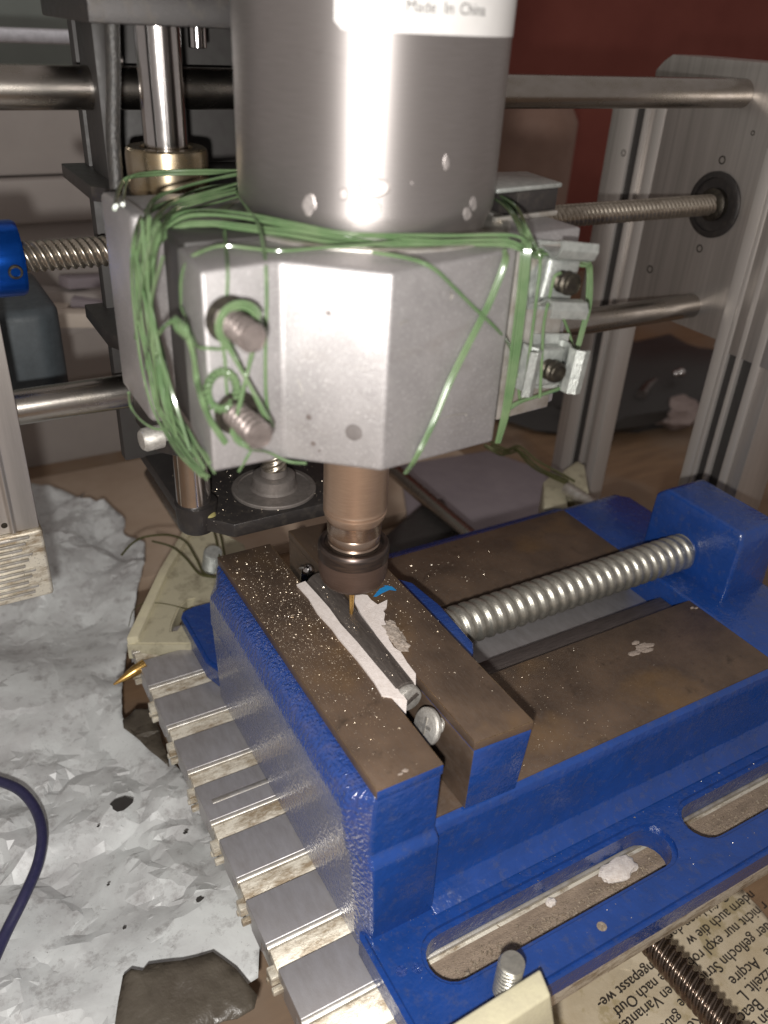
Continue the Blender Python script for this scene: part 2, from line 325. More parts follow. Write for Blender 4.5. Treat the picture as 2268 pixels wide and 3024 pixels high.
# left post with ribbed foot
LPp = [(-6.72, 6.7), (-6.72, 7.6), (-8.9, 7.6), (-8.9, 6.7), (-7.5, 6.7), (-7.46, 6.62), (-7.38, 6.62), (-7.34, 6.7)]
prism('side_plate', LPp, 0.9, 9.2, EXTR, MF, .05)
foot = bmesh.new(); add_box(foot, -8.9, -6.66, 6.6, 7.7, -1.45, .9)
fo = bm2(foot, 'ribbed_foot', SLOT, MF, bevel=.12, seg=4)
for k in range(11):
    z = .72 - k * .19
    x1 = -7.05 - .25 * (k % 3) * .5
    rb = bmesh.new(); add_box(rb, -8.9, x1, 6.5, 6.64, z, z + .085); bm2(rb, 'rib', BRIGHT, fo, bevel=.03)
lathe('screw_hole', (-7.62, 6.72, 1.2), (0, -1, 0), [(0, .09), (.02, .09), (.021, .05)], STUDB, MF, 16)
# base rods and Y lead screw
for x in (.75, 12.75): cyl('guide_rod', (x, -7.4, -7.5), (x, 24, -7.5), .4, RODM, MF, 28)
thread('lead_screw', (6.75, -13.5, -9.45), (6.75, 18, -9.45), .46, .22, .085, SCREWD, MF, 40, 4, 9)
# ================================================================= Z CARRIAGE
ZC = thing('carriage', (0, 6, 1.3), 'black carriage with polished upright rod and flanged nut behind the green wired clamp', 'carriage')
x0, x1 = -2.95, 3.0
prism('bottom_plate', [(x0, 5.05), (-1.85, 3.8), (2.1, 3.8), (x1, 5.05), (x1, 9.8), (x0, 9.8)], .9, 1.35, BLACKP, ZC, .03)
lathe('rod_socket', (-2.55, 5.05, .75), (0, 0, 1), [(0, .5), (.1, .56), (.5, .6), (.9, .62), (.93, .5)], BLACKP, ZC, 36)
for x in (-2.6, 2.6): cyl('upright_rod', (x, 5.05, 1.3), (x, 5.05, 14.2), .5, CHROME, ZC, 48)
lathe('linear_bearing', (-2.6, 5.05, 10.2), (0, 0, 1), [(0, .95), (.9, .95), (1.02, .93), (1.06, .88), (1.06, .62), (.98, .6), (.98, .5)], BEARM, ZC, 56)
DISC = simple('dull_flange_steel', (.30, .27, .25), .42, .6, (.20, .175, .16), 3, 30, .006)
fl = lathe('flange_nut', (0, 5.25, 1.36), (0, 0, 1), [(0, 1.3), (.07, 1.3), (.1, 1.27), (.11, 1.12), (.08, 1.1), (.1, .74), (.16, .68), (.5, .66), (.54, .6), (.55, .42), (.75, .40)], DISC, ZC, 64)
thread('lead_screw', (0, 5.25, 1.6), (0, 5.25, 13.9), .4, .2, .06, SCREWM, ZC, 28, 4, 6)
prism('top_plate', [(-4.3, 3.9), (3.6, 3.9), (3.6, 8.8), (-4.3, 8.8)], 13.72, 14.3, BLACKP, ZC, .05)
prism('end_plate', [(-3.6, 6.9), (-3.2, 6.9), (-3.2, 8.6), (-3.6, 8.6)], 10.2, 13.9, BLACKM, ZC, .08)
prism('back_plate', [(-3.6, 9.0), (3.4, 9.0), (3.4, 9.5), (-3.6, 9.5)], 1.3, 13.9, BLACKM, ZC, .05)
prism('shelf_plate', [(-4.2, 6.2), (-3.7, 5.6), (-3.7, 3.4), (3.9, 3.4), (3.9, 9.6), (-4.2, 9.6)], 9.9, 10.25, BLACKP, ZC, .03)
prism('shelf_plate', [(-4.1, 6.9), (-3.5, 5.6), (-3.0, 5.6), (-3.0, 9.6), (-4.1, 9.6)], 5.95, 6.35, BLACKP, ZC, .03)
for z in (12.9,):
    lathe('cap_screw', (-3.2, 7.2, z), (1, -.2, 0), [(0, .42), (.12, .42), (.2, .25), (.32, .14), (.34, .02)], CHROME, ZC, 28)
lathe('short_rod', (-1.25, 6.4, 13.75), (0, 0, -1), [(0, .22), (.5, .22), (.52, .18)], CHROME, ZC, 20)
lathe('cap_screw', (-3.55, 3.4, 4.75), (-1, -.12, 0), [(0, .16), (.25, .16), (.26, .3), (.7, .3), (.78, .24), (.8, .05)], HEADM, ZC, 28)
prism('side_bracket', [(-3.9, 3.6), (-3.3, 2.9), (-2.6, 2.9), (-2.6, 5.6), (-3.9, 5.6)], 4.2, 6.4, BLACKP, ZC, .05)
lathe('grease_blob', (-2.3, 4.62, 1.35), (0, 0, 1), [(0, .19), (.06, .17), (.1, .1), (.12, .02)], simple('yellow_grease', (.34, .30, .12), .25), ZC, 18)
# ================================================================= SPINDLE CLAMP
CL = thing('spindle_clamp', (0, 0, 6.8), 'blasted silver aluminium clamp block bound with green wire around the spindle', 'clamp')
ZT = 10.55
fp = [(-4.53, -2.9), (-3.05, -2.65), (-1.65, -3.97), (1.46, -3.25), (1.95, -2.4), (3.95, -2.2), (3.95, -.6), (-4.4, -1.25)]
zb = [6.95, 6.8, 6.86, 6.52, 6.5, 6.6, 6.6, 6.9]
prism('front_block', fp, zb, ZT, BLAST, CL, .07, seg=3)
rp_ = [(-4.5, .9), (-4.1, .05), (4.2, .0), (4.2, 3.2), (-4.5, 3.2)]
prism('rear_block', rp_, 6.35, 10.58, BLAST, CL, .12, seg=3)
prism('end_cap', [(-4.62, .95), (-4.2, .8), (-4.2, 3.3), (-4.62, 3.3)], 6.3, 10.66, BLAST, CL, .12, seg=3)
lathe('bore_ring', (0, 0, ZT - .02), (0, 0, 1), [(0, 3.0), (.05, 3.0), (.07, 2.96), (.07, 2.82), (.03, 2.8)], BRIGHT, CL, 80)
# clamp screws pointing at the viewer
def clamp_screw(root, tip, r, mat, nm='clamp_screw'):
    root = Vector(root); tip = Vector(tip); d = (tip - root).normalized()
    o = thread(nm, root, tip, r, .17, .055, mat, CL, 28, 1, 8)
    lathe('socket', tip - d * .02, d, [(0, r - .02), (.05, r - .05), (.052, r * .8), (-.08, r * .72), (-.12, .02)], mat, o, 24)
    return o
for (hu, hv) in ((749.6, 1002.7), (769.4, 1289.3)):
    tip = at(hu, hv, 'y', -3.95); root = tip + Vector((-.07, 1.35, .02)); clamp_screw(root, tip, .245, STUD)
    lathe('counterbore', root + Vector((.03, -.34, 0)) , (0, -1, 0), [(0, .40), (.02, .40), (.021, .33)], STUDB, CL, 28)
for (hu, hv) in ((1692, 843), (1648.5, 1103.6)):
    tip = at(hu, hv, 'y', -3.3); root = tip + Vector((-.03, 1.0, .02)); clamp_screw(root, tip, .235, STUDB)
# centre hole on the front facet
pn = np.cross(np.array([1.4, -1.32, 0]), np.array([0, 0, 1.0])); pn = pn / np.linalg.norm(pn)
if pn @ np.array([-1, -1, 0]) < 0: pn = -pn
h = atp(1045, 1277, (-2.35, -3.31, 0), pn, .0); lathe('drilled_hole', h, pn, [(-.05, .165), (.004, .165), (.006, .16), (.006, .02)], simple('hole_shadow_steel', (.13, .115, .11), .6), CL, 24)
for (u, v, r) in ((912, 1232, .055), (925, 1310, .05), (970, 925, .04), (943, 1332, .025)):
    h = atp(u, v, (-2.35, -3.31, 0), pn, .0); lathe('pit_mark', h, pn, [(-.05, r), (.003, r), (.004, r * .5)], STUD, CL, 9)
# cage nuts on the right lug
def build_cage(center, ang, w=.62):
    M = Matrix.Translation(center) @ Matrix.Rotation(ang, 4, 'Y') @ Matrix.Rotation(math.radians(8), 4, 'Z')
    bm = bmesh.new()
    # plate with turned-up springy lips on two sides
    def strip(pts, w0, w1, th=.045):
        ring0 = []
        for (a, b) in pts: ring0.append((a, b))
        vs = []
        for yy in (w0, w1):
            vs.append([bm.verts.new(M @ Vector((a, b, yy))) for a, b in pts] )
        vs2 = []
        nrm = []
        for i in range(len(pts)):
            a = Vector(pts[min(i + 1, len(pts) - 1)]) - Vector(pts[max(i - 1, 0)]); a.normalize(); nrm.append(Vector((-a.y, a.x)))
        for yy in (w0, w1):
            vs2.append([bm.verts.new(M @ Vector((p[0] + n_.x * th, p[1] + n_.y * th, yy))) for p, n_ in zip(pts, nrm)])
        k = len(pts)
        for i in range(k - 1):
            bm.faces.new((vs[0][i], vs[0][i + 1], vs[1][i + 1], vs[1][i])); bm.faces.new((vs2[0][i], vs2[1][i], vs2[1][i + 1], vs2[0][i + 1]))
            bm.faces.new((vs[0][i], vs2[0][i], vs2[0][i + 1], vs[0][i + 1])); bm.faces.new((vs[1][i], vs[1][i + 1], vs2[1][i + 1], vs2[1][i]))
        bm.faces.new((vs[0][0], vs[1][0], vs2[1][0], vs2[0][0])); bm.faces.new((vs[0][-1], vs2[0][-1], vs2[1][-1], vs[1][-1]))
    # local x across, local y = out of the lug (-Y world)
    strip([(-.45, -.12), (-.56, -.08), (-.58, .1), (-.5, .3), (-.4, .42), (-.44, .55), (-.56, .62), (-.72, .6)][::-1], -.48, .5)
    strip([(.45, -.12), (.56, -.08), (.58, .1), (.5, .3), (.42, .42), (.46, .56), (.6, .62), (.74, .58)], -.5, .46)
    strip([(-.68, -.2), (-.3, -.17), (.2, -.2), (.68, -.18)], -.62, .62, .06)
    return bm
for ci, (hu, hv, ang) in enumerate(((1692, 843, math.radians(98)), (1648.5, 1103.6, math.radians(5)))):
    c = at(hu, hv, 'y', -3.3); c = Vector((c.x - .03, -2.72, c.z + .02))
    bm = build_cage(Vector((0, 0, 0)), 0)
    R_ = Matrix.Translation(c) @ Matrix.Rotation(ang, 4, 'Y') @ Matrix.Rotation(math.pi, 4, 'X')
    bmesh.ops.transform(bm, matrix=R_, verts=bm.verts)
    bmesh.ops.triangulate(bm, faces=[f for f in bm.faces if len(f.verts) > 4])
    cg = bm2(bm, 'nut_cage', GALV, CL)
    bx = bmesh.new(); add_box(bx, -.42, .42, -.12, .26, -.42, .42); bmesh.ops.transform(bx, matrix=R_, verts=bx.verts)
    bm2(bx, 'square_nut', GALV, CL, bevel=.08, seg=3)
# filler plate edge below the cages + black spacer on top, black fill for the clamp gap's shade
prism('spacer_plate', [(2.0, -2.62), (3.55, -2.5), (3.55, -2.2), (2.0, -2.3)], 6.65, 10.35, BRIGHT, CL, .05)
prism('spacer_or_gap_fill', [(3.0, -1.15), (4.3, -.9), (4.3, .2), (3.0, .2)], 10.56, 11.1, BLACKP, CL, .03)
prism('spacer_cap', [(2.4, -1.2), (4.35, -.95), (4.5, .5), (2.6, .7)], 11.1, 11.2, GALV, CL, .03)
prism('spacer_or_gap_fill', [(-4.25, -1.22), (-2.2, -1.12), (-2.2, .2), (-4.2, .3)], 6.9, 10.6, BLACKM, CL, .05)  # black fill stands in for the shade in the open clamp gap
box('spacer_bar', (-2.2, 3.4, -.9, .02, 7.2, 10.35), BLAST, CL, .05)
prism('spacer_foil', [(2.35, -1.35), (4.2, -1.1), (4.2, -.95), (2.35, -1.2)], 10.55, 10.66, BRIGHT, CL, .02)
for q_ in (((1288, 1242), (1318, 1232), (1348, 1224), (1374, 1221), (1376, 1228)), ((1180, 960), (1196, 948), (1205, 952)), ((1330, 885), (1336, 872), (1330, 862)), ((880, 1120), (890, 1150), (888, 1170))):
    tube('scratch_mark', [atp(u, v, (0, -3.62, 0), (.2256, -.974, 0), .0) if u > 1130 else atp(u, v, (-2.35, -3.31, 0), pn, 0) for u, v in q_], .010, BRIGHT, CL, 5, 4)
# ================================================================= SPINDLE
SP = thing('spindle_motor', (0, 0, 1.2), 'round turned steel spindle motor with white label standing in the clamp', 'spindle motor')
lathe('motor_body', (0, 0, 9.0), (0, 0, 1), [(0, 2.4), (1.2, 2.42), (1.62, 2.45), (1.78, 2.5), (1.95, 2.58), (2.1, 2.6), (9, 2.6)], STEELB, SP, 128)
def cyl_arc(name, a0, a1, z0, z1, r, mat, parent, n=40, th=.012, cor=.12):
    bm = bmesh.new(); A = [a0 + (a1 - a0) * i / n for i in range(n + 1)]
    def zlo(a):
        s = min((a - a0), (a1 - a)) * r
        return z0 + (cor - math.sqrt(max(0, cor * cor - (cor - s) ** 2)) if s < cor else 0)
    for R_ in (r, r + th):
        pass
    lo = [bm.verts.new(((r + th) * math.cos(a), (r + th) * math.sin(a), zlo(a))) for a in A]; hi = [bm.verts.new(((r + th) * math.cos(a), (r + th) * math.sin(a), z1)) for a in A]
    lo2 = [bm.verts.new((r * math.cos(a), r * math.sin(a), zlo(a))) for a in A]
    for i in range(n): bm.faces.new((lo[i], lo[i + 1], hi[i + 1], hi[i])); bm.faces.new((lo2[i], lo2[i + 1], lo[i + 1], lo[i]))
    return bm2(bm, name, mat, parent, smooth=True)
lb = cyl_arc('paper_label', math.radians(-132.5), math.radians(-20), 13.93, 17, 2.6, LABELM, SP)
def text_mesh(txt, size):
    cu = bpy.data.curves.new('t', 'FONT'); cu.body = txt; cu.size = size; cu.resolution_u = 3; o = bpy.data.objects.new('t', cu); COL.objects.link(o)
    dg = bpy.context.evaluated_depsgraph_get(); me = bpy.data.meshes.new_from_object(o.evaluated_get(dg)); bpy.data.objects.remove(o); return me
for word, fa, fb in (('Made', 0, .33), ('In', .42, .54), ('China', .62, 1.0)):
    me = text_mesh(word, .30); ww = max(v.co.x for v in me.vertices); aL, aR = math.radians(-107.5), math.radians(-73.5)
    for v in me.vertices:
        a = aL + (aR - aL) * (fa + (fb - fa) * v.co.x / ww); r = 2.6 + .02; v.co = Vector((r * math.cos(a), r * math.sin(a), 14.23 + v.co.y * .8))
    link('printed_word', me, INK, lb)
def splat(u, v, ru, rv, seed, mat=SPLASH):
    rs = random.Random(seed); bm = bmesh.new(); vs = []
    for i in range(18):
        a = 2 * math.pi * i / 18; k = 1 + rs.uniform(-.14, .14); uu = u + ru * math.cos(a) * k; vv = v + rv * math.sin(a) * k
        d = sight(uu, vv); A = d[0] ** 2 + d[1] ** 2; B = 2 * (d[0] * CAMP[0] + d[1] * CAMP[1]); Cc = CAMP[0] ** 2 + CAMP[1] ** 2 - (2.606) ** 2
        t_ = (-B - math.sqrt(B * B - 4 * A * Cc)) / (2 * A); vs.append(Vector(CAMP + d * t_))
    c0 = sum(vs, Vector()) / len(vs)
    def onto(p, rr): h_ = math.hypot(p.x, p.y); return Vector((p.x / h_ * rr, p.y / h_ * rr, p.z))
    cv = bm.verts.new(onto(c0, 2.618)); R0 = [bm.verts.new(onto(p, 2.603)) for p in vs]; R1 = [bm.verts.new(onto(c0 + (p - c0) * .8, 2.616)) for p in vs]; R2 = [bm.verts.new(onto(c0 + (p - c0) * .4, 2.616)) for p in vs]
    for i in range(18):
        j = (i + 1) % 18; bm.faces.new((R0[i], R0[j], R1[j], R1[i])); bm.faces.new((R1[i], R1[j], R2[j], R2[i])); bm.faces.new((R2[i], R2[j], cv))
    return bm2(bm, 'splash_mark', mat, SP)
for i, (u, v, a, b) in enumerate(((1105, 555, 46, 34), (1015, 573, 14, 20), (912, 605, 20, 32), (1110, 615, 15, 18), (1055, 592, 10, 13), (1398, 600, 10, 21), (1380, 632, 12, 20), (1216, 540, 5, 5), (1318, 480, 9, 24))): splat(u, v, a, b, i)
lathe('shaft', (0, 0, 3.25), (0, 0, 1), [(0, .70), (.1, .76), (.25, .8), (.27, .775), (.31, .775), (.36, .8), (.42, .785), (.46, .8), (6, .8)], COPPER, SP, 64)
lathe('shaft_collar', (0, 0, 2.2), (0, 0, 1), [(0, .66), (.36, .67), (.4, .64), (.44, .68), (.62, .68), (.66, .655), (.7, .69), (1.04, .70), (1.06, .71)], SHAFT2, SP, 64)
nt = lathe('collet_nut', (0, 0, 2.13), (0, 0, 1), [(0, .90), (.02, .925), (.28, .93), (.36, .915), (.41, .87), (.42, .80), (.40, .76), (.30, .74), (.28, .5)], NUTM, SP, 64)
lathe('collet_nut_skirt', (0, 0, 1.33), (0, 0, 1), [(0, .4), (.01, .72), (.06, .80), (.2, .87), (.45, .905), (.805, .915)], NUTL, SP, 64)
lathe('milling_bit', (0, 0, 0.0), (0, 0, 1), [(0, .045), (.5, .06), (.9, .075), (1.0, .11), (1.15, .15), (1.6, .16)], BRASS, SP, 20)
# ================================================================= GREEN BINDING WIRE
GW = thing('binding_wire', (-2, -3, 8.5), 'thin green insulated wire wound many turns around the clamp block and its screws', 'wire')
FACETS = [((-3.8, -2.78, 0), (.165, -.986, 0), -9, -3.02), ((-2.35, -3.31, 0), tuple(pn), -3.1, -1.62), ((0, -3.6, 0), (.2256, -.974, 0), -1.7, 1.5), ((3, -2.62, 0), (.1, -.99, 0), 1.5, 9)]
FACETS[0] = ((-3.8, -2.78, 0), (.167, -.986, 0), -9, -3.02)
def F(u, v, off=.035):
    best = None
    for p, n, xa, xb in FACETS:
        q = atp(u, v, p, n, off)
        if xa <= q.x <= xb:
            if best is None or (q - Vector(CAMP)).length < (best - Vector(CAMP)).length: best = q
    if best is None: best = at(u, v, 'y', -2.9)
    return best
def path(pts):
    out = []
    for p in pts:
        u, v = p[0], p[1]; k = p[2] if len(p) > 2 else 'F'; val = p[3] if len(p) > 3 else None
        if k == 'F': out.append(F(u, v, val if val else .04))
        else: out.append(at(u, v, k, val))
    return out
def strands(pts, n, spread=.07, r=.028, seed=0, mat=WIRE, parent=None, lat=None):
    rs = random.Random(seed); P = path(pts)
    for k in range(n):
        Q = []; ox = rs.uniform(-1, 1); oz = rs.uniform(-1, 1)
        for i, p in enumerate(P):
            j = Vector((rs.uniform(-.25, .25) + ox, rs.uniform(-.2, .2), rs.uniform(-.25, .25) + oz)) * spread
            if n == 1: j = j * .15
            Q.append(p + j)
        tube('wire_strand', Q, r, mat, parent or GW, 7, 6)
# top loops behind-left
strands([(722, 512, 'z', 10.95), (600, 512, 'z', 10.85), (470, 516, 'z', 10.8), (392, 526, 'z', 10.8), (362, 552, 'z', 10.75), (352, 615, 'x', -5.2)], 4, .08, .03, 1)
strands([(722, 528, 'z', 10.9), (620, 545, 'z', 10.85), (520, 575, 'z', 10.75), (445, 612, 'z', 10.7), (412, 690, 'x', -4.85), (408, 800, 'x', -4.85), (420, 930, 'x', -4.85), (440, 1060, 'x', -4.85), (470, 1180, 'x', -4.8), (510, 1265, 'x', -4.75), (560, 1335, 'x', -4.7), (612, 1388, 'x', -4.6)], 6, .15, .026, 2)
strands([(705, 560, 'z', 10.85), (590, 590, 'z', 10.8), (500, 620, 'z', 10.75), (450, 690, 'x', -4.75), (430, 800, 'x', -4.8), (440, 930, 'x', -4.8), (470, 1060, 'x', -4.8), (500, 1190, 'x', -4.75), (545, 1290, 'x', -4.7), (612, 1390, 'x', -4.6)], 6, .14, .026, 3)
# crossing strands down the left side
for s_, (a, b) in enumerate((((418, 650), (520, 1290)), ((470, 660), (400, 1000)), ((395, 720), (560, 1330)), ((440, 640), (470, 1230)), ((480, 760), (430, 1090)))):
    m1 = ((a[0] * 2 + b[0]) / 3 - 14, (a[1] * 2 + b[1]) / 3); m2 = ((a[0] + 2 * b[0]) / 3 - 8, (a[1] + 2 * b[1]) / 3)
    strands([(a[0], a[1], 'x', -4.95), (m1[0], m1[1], 'x', -5.0), (m2[0], m2[1], 'x', -5.0), (b[0], b[1], 'x', -4.85)], 1, .05, .027, 20 + s_)
# front bundle across the top of the clamp
strands([(430, 850, 'x', -4.8), (445, 760, 'x', -4.75), (480, 690, 'z', 10.5), (540, 652, 'z', 10.72), (610, 645, 'z', 10.78), (700, 655, 'z', 10.75), (850, 678, 'z', 10.72), (1000, 697, 'z', 10.7), (1120, 704, 'z', 10.68), (1300, 707, 'z', 10.68), (1480, 706, 'z', 10.68), (1545, 720, 'z', 10.62), (1585, 742, 'y', -2.75), (1660, 752, 'y', -2.75), (1735, 775, 'y', -2.75)], 5, .10, .03, 4)
strands([(420, 880, 'x', -4.85), (432, 770, 'x', -4.8), (470, 690, 'z', 10.5), (530, 640, 'z', 10.7), (610, 628, 'z', 10.75), (720, 638, 'z', 10.8), (860, 665, 'z', 10.8), (1000, 688, 'z', 10.76), (1150, 697, 'z', 10.74), (1330, 702, 'z', 10.7), (1500, 700, 'z', 10.7)], 3, .07, .03, 5)
strands([(535, 905, 'x', -4.4), (535, 820, 'x', -4.45), (560, 765, 'z', 10.5), (610, 738, 'z', 10.6), (660, 727, 'z', 10.62), (740, 734, 'z', 10.6), (830, 742, 'z', 10.6), (960, 732, 'z', 10.62), (1080, 724, 'z', 10.65), (1180, 712, 'z', 10.68)], 1, .04, .03, 6)
# uprights on the left facet
strands([(662, 680, 'z', 10.65), (668, 745, 'z', 10.6), (673, 800), (670, 870), (660, 935), (655, 1000), (664, 1060), (668, 1130), (676, 1200), (690, 1250)], 1, .03, .03, 7)
strands([(700, 572, 'z', 10.85), (735, 620, 'z', 10.85), (765, 668, 'z', 10.8), (780, 740, 'z', 10.6), (786, 800), (788, 900), (785, 1000), (784, 1100), (787, 1180), (797, 1240)], 1, .03, .034, 8)
strands([(535, 905, 'x', -4.45), (560, 970, 'x', -4.55), (580, 1020, 'x', -4.6), (610, 1028), (660, 1030), (690, 1020)], 1, .03, .03, 9)
# figure of eight round the two screws
s1 = at(700, 950, 'y', -3.1); s2 = at(735, 1245, 'y', -3.1)
for k in range(5):
    rr = .29 + .035 * (k % 3); yy = -3.0 - .09 * k * .8; P = []
    c1 = at(708, 962, 'y', yy); c2 = at(742, 1262, 'y', yy)
    for i in range(9): a = math.radians(200 - i * 27.5); P.append(Vector((c1.x + rr * math.cos(a), yy, c1.z + rr * math.sin(a))))
    for i in range(9): a = math.radians(160 + i * 27.5); P.append(Vector((c2.x + rr * math.cos(a), yy - .02, c2.z + rr * math.sin(a))))
    P.append(P[0])
    tube('wire_strand', P, .029, WIRE, GW, 7, 5)
for k in range(4):
    rr = .30 + .03 * k; yy = -3.02 - .1 * k; c1 = at(708, 962, 'y', yy)
    tube('wire_strand', [Vector((c1.x + rr * math.cos(a), yy, c1.z + rr * math.sin(a))) for a in [math.radians(20 + i * 26) for i in range(9)]], .030, WIRE, GW, 7, 4)
strands([(672, 1200), (690, 1250), (705, 1290, 'y', -3.2), (735, 1325, 'y', -3.3), (790, 1335), (850, 1362), (905, 1368)], 1, .02, .03, 10)
strands([(745, 1325), (730, 1350), (705, 1392, 'y', -2.7)], 1, .02, .028, 11)
# twisted ends left
tw = []
for i in range(70):
    a = i / 69 * 2 * math.pi * .95 + .8; c0 = F(655, 1155, .12); b = c0 + Vector((math.cos(a) * .26, 0, -math.sin(a) * .34))
    tw.append((b, a))
for ph in (0, math.pi):
    P = [b + Vector((math.cos(a), 0, -math.sin(a))) * math.cos(i * .9 + ph) * .055 + Vector((0, -1, 0)) * math.sin(i * .9 + ph) * .055 for i, (b, a) in enumerate(tw)]
    tube('wire_strand', P, .029, WIRE, GW, 7, 3)
strands([(470, 985, 'x', -4.95), (500, 955, 'x', -4.9), (530, 950, 'x', -4.8), (555, 985, 'x', -4.75), (575, 1050, 'x', -4.65), (583, 1120, 'x', -4.6), (600, 1180, 'y', -3.1), (625, 1240), (650, 1280), (668, 1308)], 2, .05, .034, 12)
for i in range(4):
    c0 = at(525 + i * 9, 958 + i * 7, 'x', -4.8); tube('wire_strand', [c0 + Vector((-.02, .1 * math.cos(a), .12 * math.sin(a))) for a in [j * .8 for j in range(9)]], .029, WIRE, GW, 7, 3)
for i in range(4):
    c0 = at(452, 990 + i * 16, 'x', -4.95); tube('wire_strand', [c0 + Vector((.03 * j % .05, .13 * math.cos(a), .08 * math.sin(a))) for j, a in enumerate([j * .8 for j in range(9)])], .029, WIRE, GW, 7, 3)
strands([(380, 1160, 'x', -5.1), (386, 1200, 'x', -5.0), (415, 1240, 'x', -4.95), (455, 1265, 'x', -4.8), (490, 1268, 'x', -4.6)], 1, .02, .03, 13)
# right face diagonals
strands([(1100, 745, 'z', 10.65), (1180, 758, 'z', 10.62), (1245, 775, 'z', 10.6), (1290, 800), (1340, 848), (1400, 908), (1470, 975), (1505, 1022), (1520, 1075), (1530, 1130), (1535, 1180)], 1, .02, .036, 14)
for k, du in enumerate((0, 7, 13)):
    strands([(1487 + du * .3, 740, 'z', 10.6), (1484 + du, 775, 'F', .06), (1440 + du, 890), (1385 + du, 1000), (1325 + du, 1120), (1275 + du * .8, 1245), (1225 + du * .6, 1350), (1195 + du * .4, 1397, 'y', -3.5)], 1, .01, .031, 15 + k)
# right edge bundle
for k, du in enumerate((0, 9, 17, 25)):
    q = [(1541 + du, 715, 'z', 10.65), (1540 + du, 745), (1530 + du, 860), (1515 + du, 990), (1500 + du * .9, 1110), (1484 + du * .7, 1220), (1465 + du * .4, 1308)]
    P = [at(a[0], a[1], 'x', 1.62 + k * .05) if i else at(a[0], a[1], 'z', 10.62) for i, a in enumerate(q)]
    tube('wire_strand', P, .027, WIRE, GW, 7, 6)
for (pts, n_, sd) in (([(1470, 572, 'z', 10.9), (1505, 592, 'z', 10.95), (1535, 622, 'z', 10.95), (1560, 680, 'z', 10.85), (1590, 738, 'y', -2.8), (1597, 780, 'y', -2.9), (1588, 860, 'y', -3.0), (1570, 1000, 'y', -3.0), (1557, 1100, 'y', -3.05), (1543, 1172, 'y', -3.0)], 1, 31),
                      ([(1466, 578, 'z', 10.85), (1500, 605, 'z', 10.9), (1530, 650, 'z', 10.85), (1552, 700, 'z', 10.7), (1560, 740, 'y', -2.7), (1552, 830, 'y', -2.75)], 3, 32),
                      ([(1655, 806, 'y', -3.15), (1637, 818, 'y', -3.15), (1624, 870, 'y', -3.1), (1605, 960, 'y', -3.05), (1600, 1060, 'y', -3.05), (1594, 1175, 'y', -3.1)], 1, 33),
                      ([(1735, 775, 'y', -2.7), (1742, 800, 'y', -2.6), (1738, 900, 'y', -2.5), (1720, 980, 'y', -2.5), (1698, 1060, 'y', -2.5)], 3, 34),
                      ([(1663, 940, 'y', -2.4), (1680, 985, 'y', -2.4), (1694, 1030, 'y', -2.4)], 1, 35),
                      ([(1489, 1222, 'y', -2.9), (1530, 1195, 'y', -2.9), (1580, 1180, 'y', -2.9), (1650, 1155, 'y', -2.85), (1700, 1130, 'y', -2.8)], 2, 36)):
    strands(pts, n_, .07, .034, sd)
# ================================================================= VISE
VS = thing('drill_vise', (5, 0, -5.7), 'blue enamelled drill press vise with oily brown jaws bolted on the slotted table', 'vise')
ZF = -4.9; ZTB = -5.7
def ring(pts, z): return [(p[0], p[1], z[i] if isinstance(z, (list, tuple)) else z) for i, p in enumerate(pts)]
# fixed jaw casting (lofted plan outlines, bottom to top)
def jaw(l, f, r, b, c=.45, cy=.55):   # left, front, right, back with a chamfered near-left corner
    return [(l, f + cy), (l + c, f), (r, f), (r, b), (l + .25, b), (l, b - .3)]
bm = bmesh.new()
R = loft(bm, [ring(jaw(-2.4, -5.62, -.5, 8.2, .2, .35)[:3] + [(-.5, 4.8), (-2.0, 4.8), (-2.4, 4.5)], ZTB + .02),
          ring([(-2.44, -5.2), (-2.25, -5.72), (-.5, -5.72), (-.5, 4.6), (-2.1, 4.6), (-2.44, 4.4)], -4.9),
          ring([(-2.58, -5.0), (-2.32, -5.64), (-.5, -5.64), (-.5, 4.5), (-2.2, 4.5), (-2.58, 4.3)], -2.38),
          ring([(-2.66, -4.98), (-2.3, -5.46), (-.52, -5.46), (-.52, 4.4), (-2.3, 4.4), (-2.68, 4.1)], -2.15),
          ring([(-2.80, -4.95), (-2.26, -5.46), (-.53, -5.46), (-.53, 4.37), (-2.3, 4.37), (-2.80, 3.6)], -.8),
          ring([(-2.64, -4.95), (-2.24, -5.46), (-.53, -5.46), (-.53, 4.37), (-2.28, 4.37), (-2.62, 3.3)], -.42),
          ring([(-2.26, -5.1), (-2.23, -5.46), (-.53, -5.46), (-.53, 4.37), (-2.23, 4.37), (-2.26, 3.8)], -.25)])
o = bm2(bm, 'fixed_jaw', [BLUE, BLUER], VS, bevel=.13, seg=4, ang=20)
for p in o.data.polygons:
    if p.center.x < -2.2 and p.normal.y > -.75: p.material_index = 1
prism('jaw_face', [(-2.23, -5.455), (-.53, -5.455), (-.53, 4.37), (-2.23, 4.37)], -.26, 0, BROWN, VS, .015)
box('jaw_side_paint', (-2.215, -.54, -5.475, -5.44, -.3, -.03), BLUE, VS, .01)
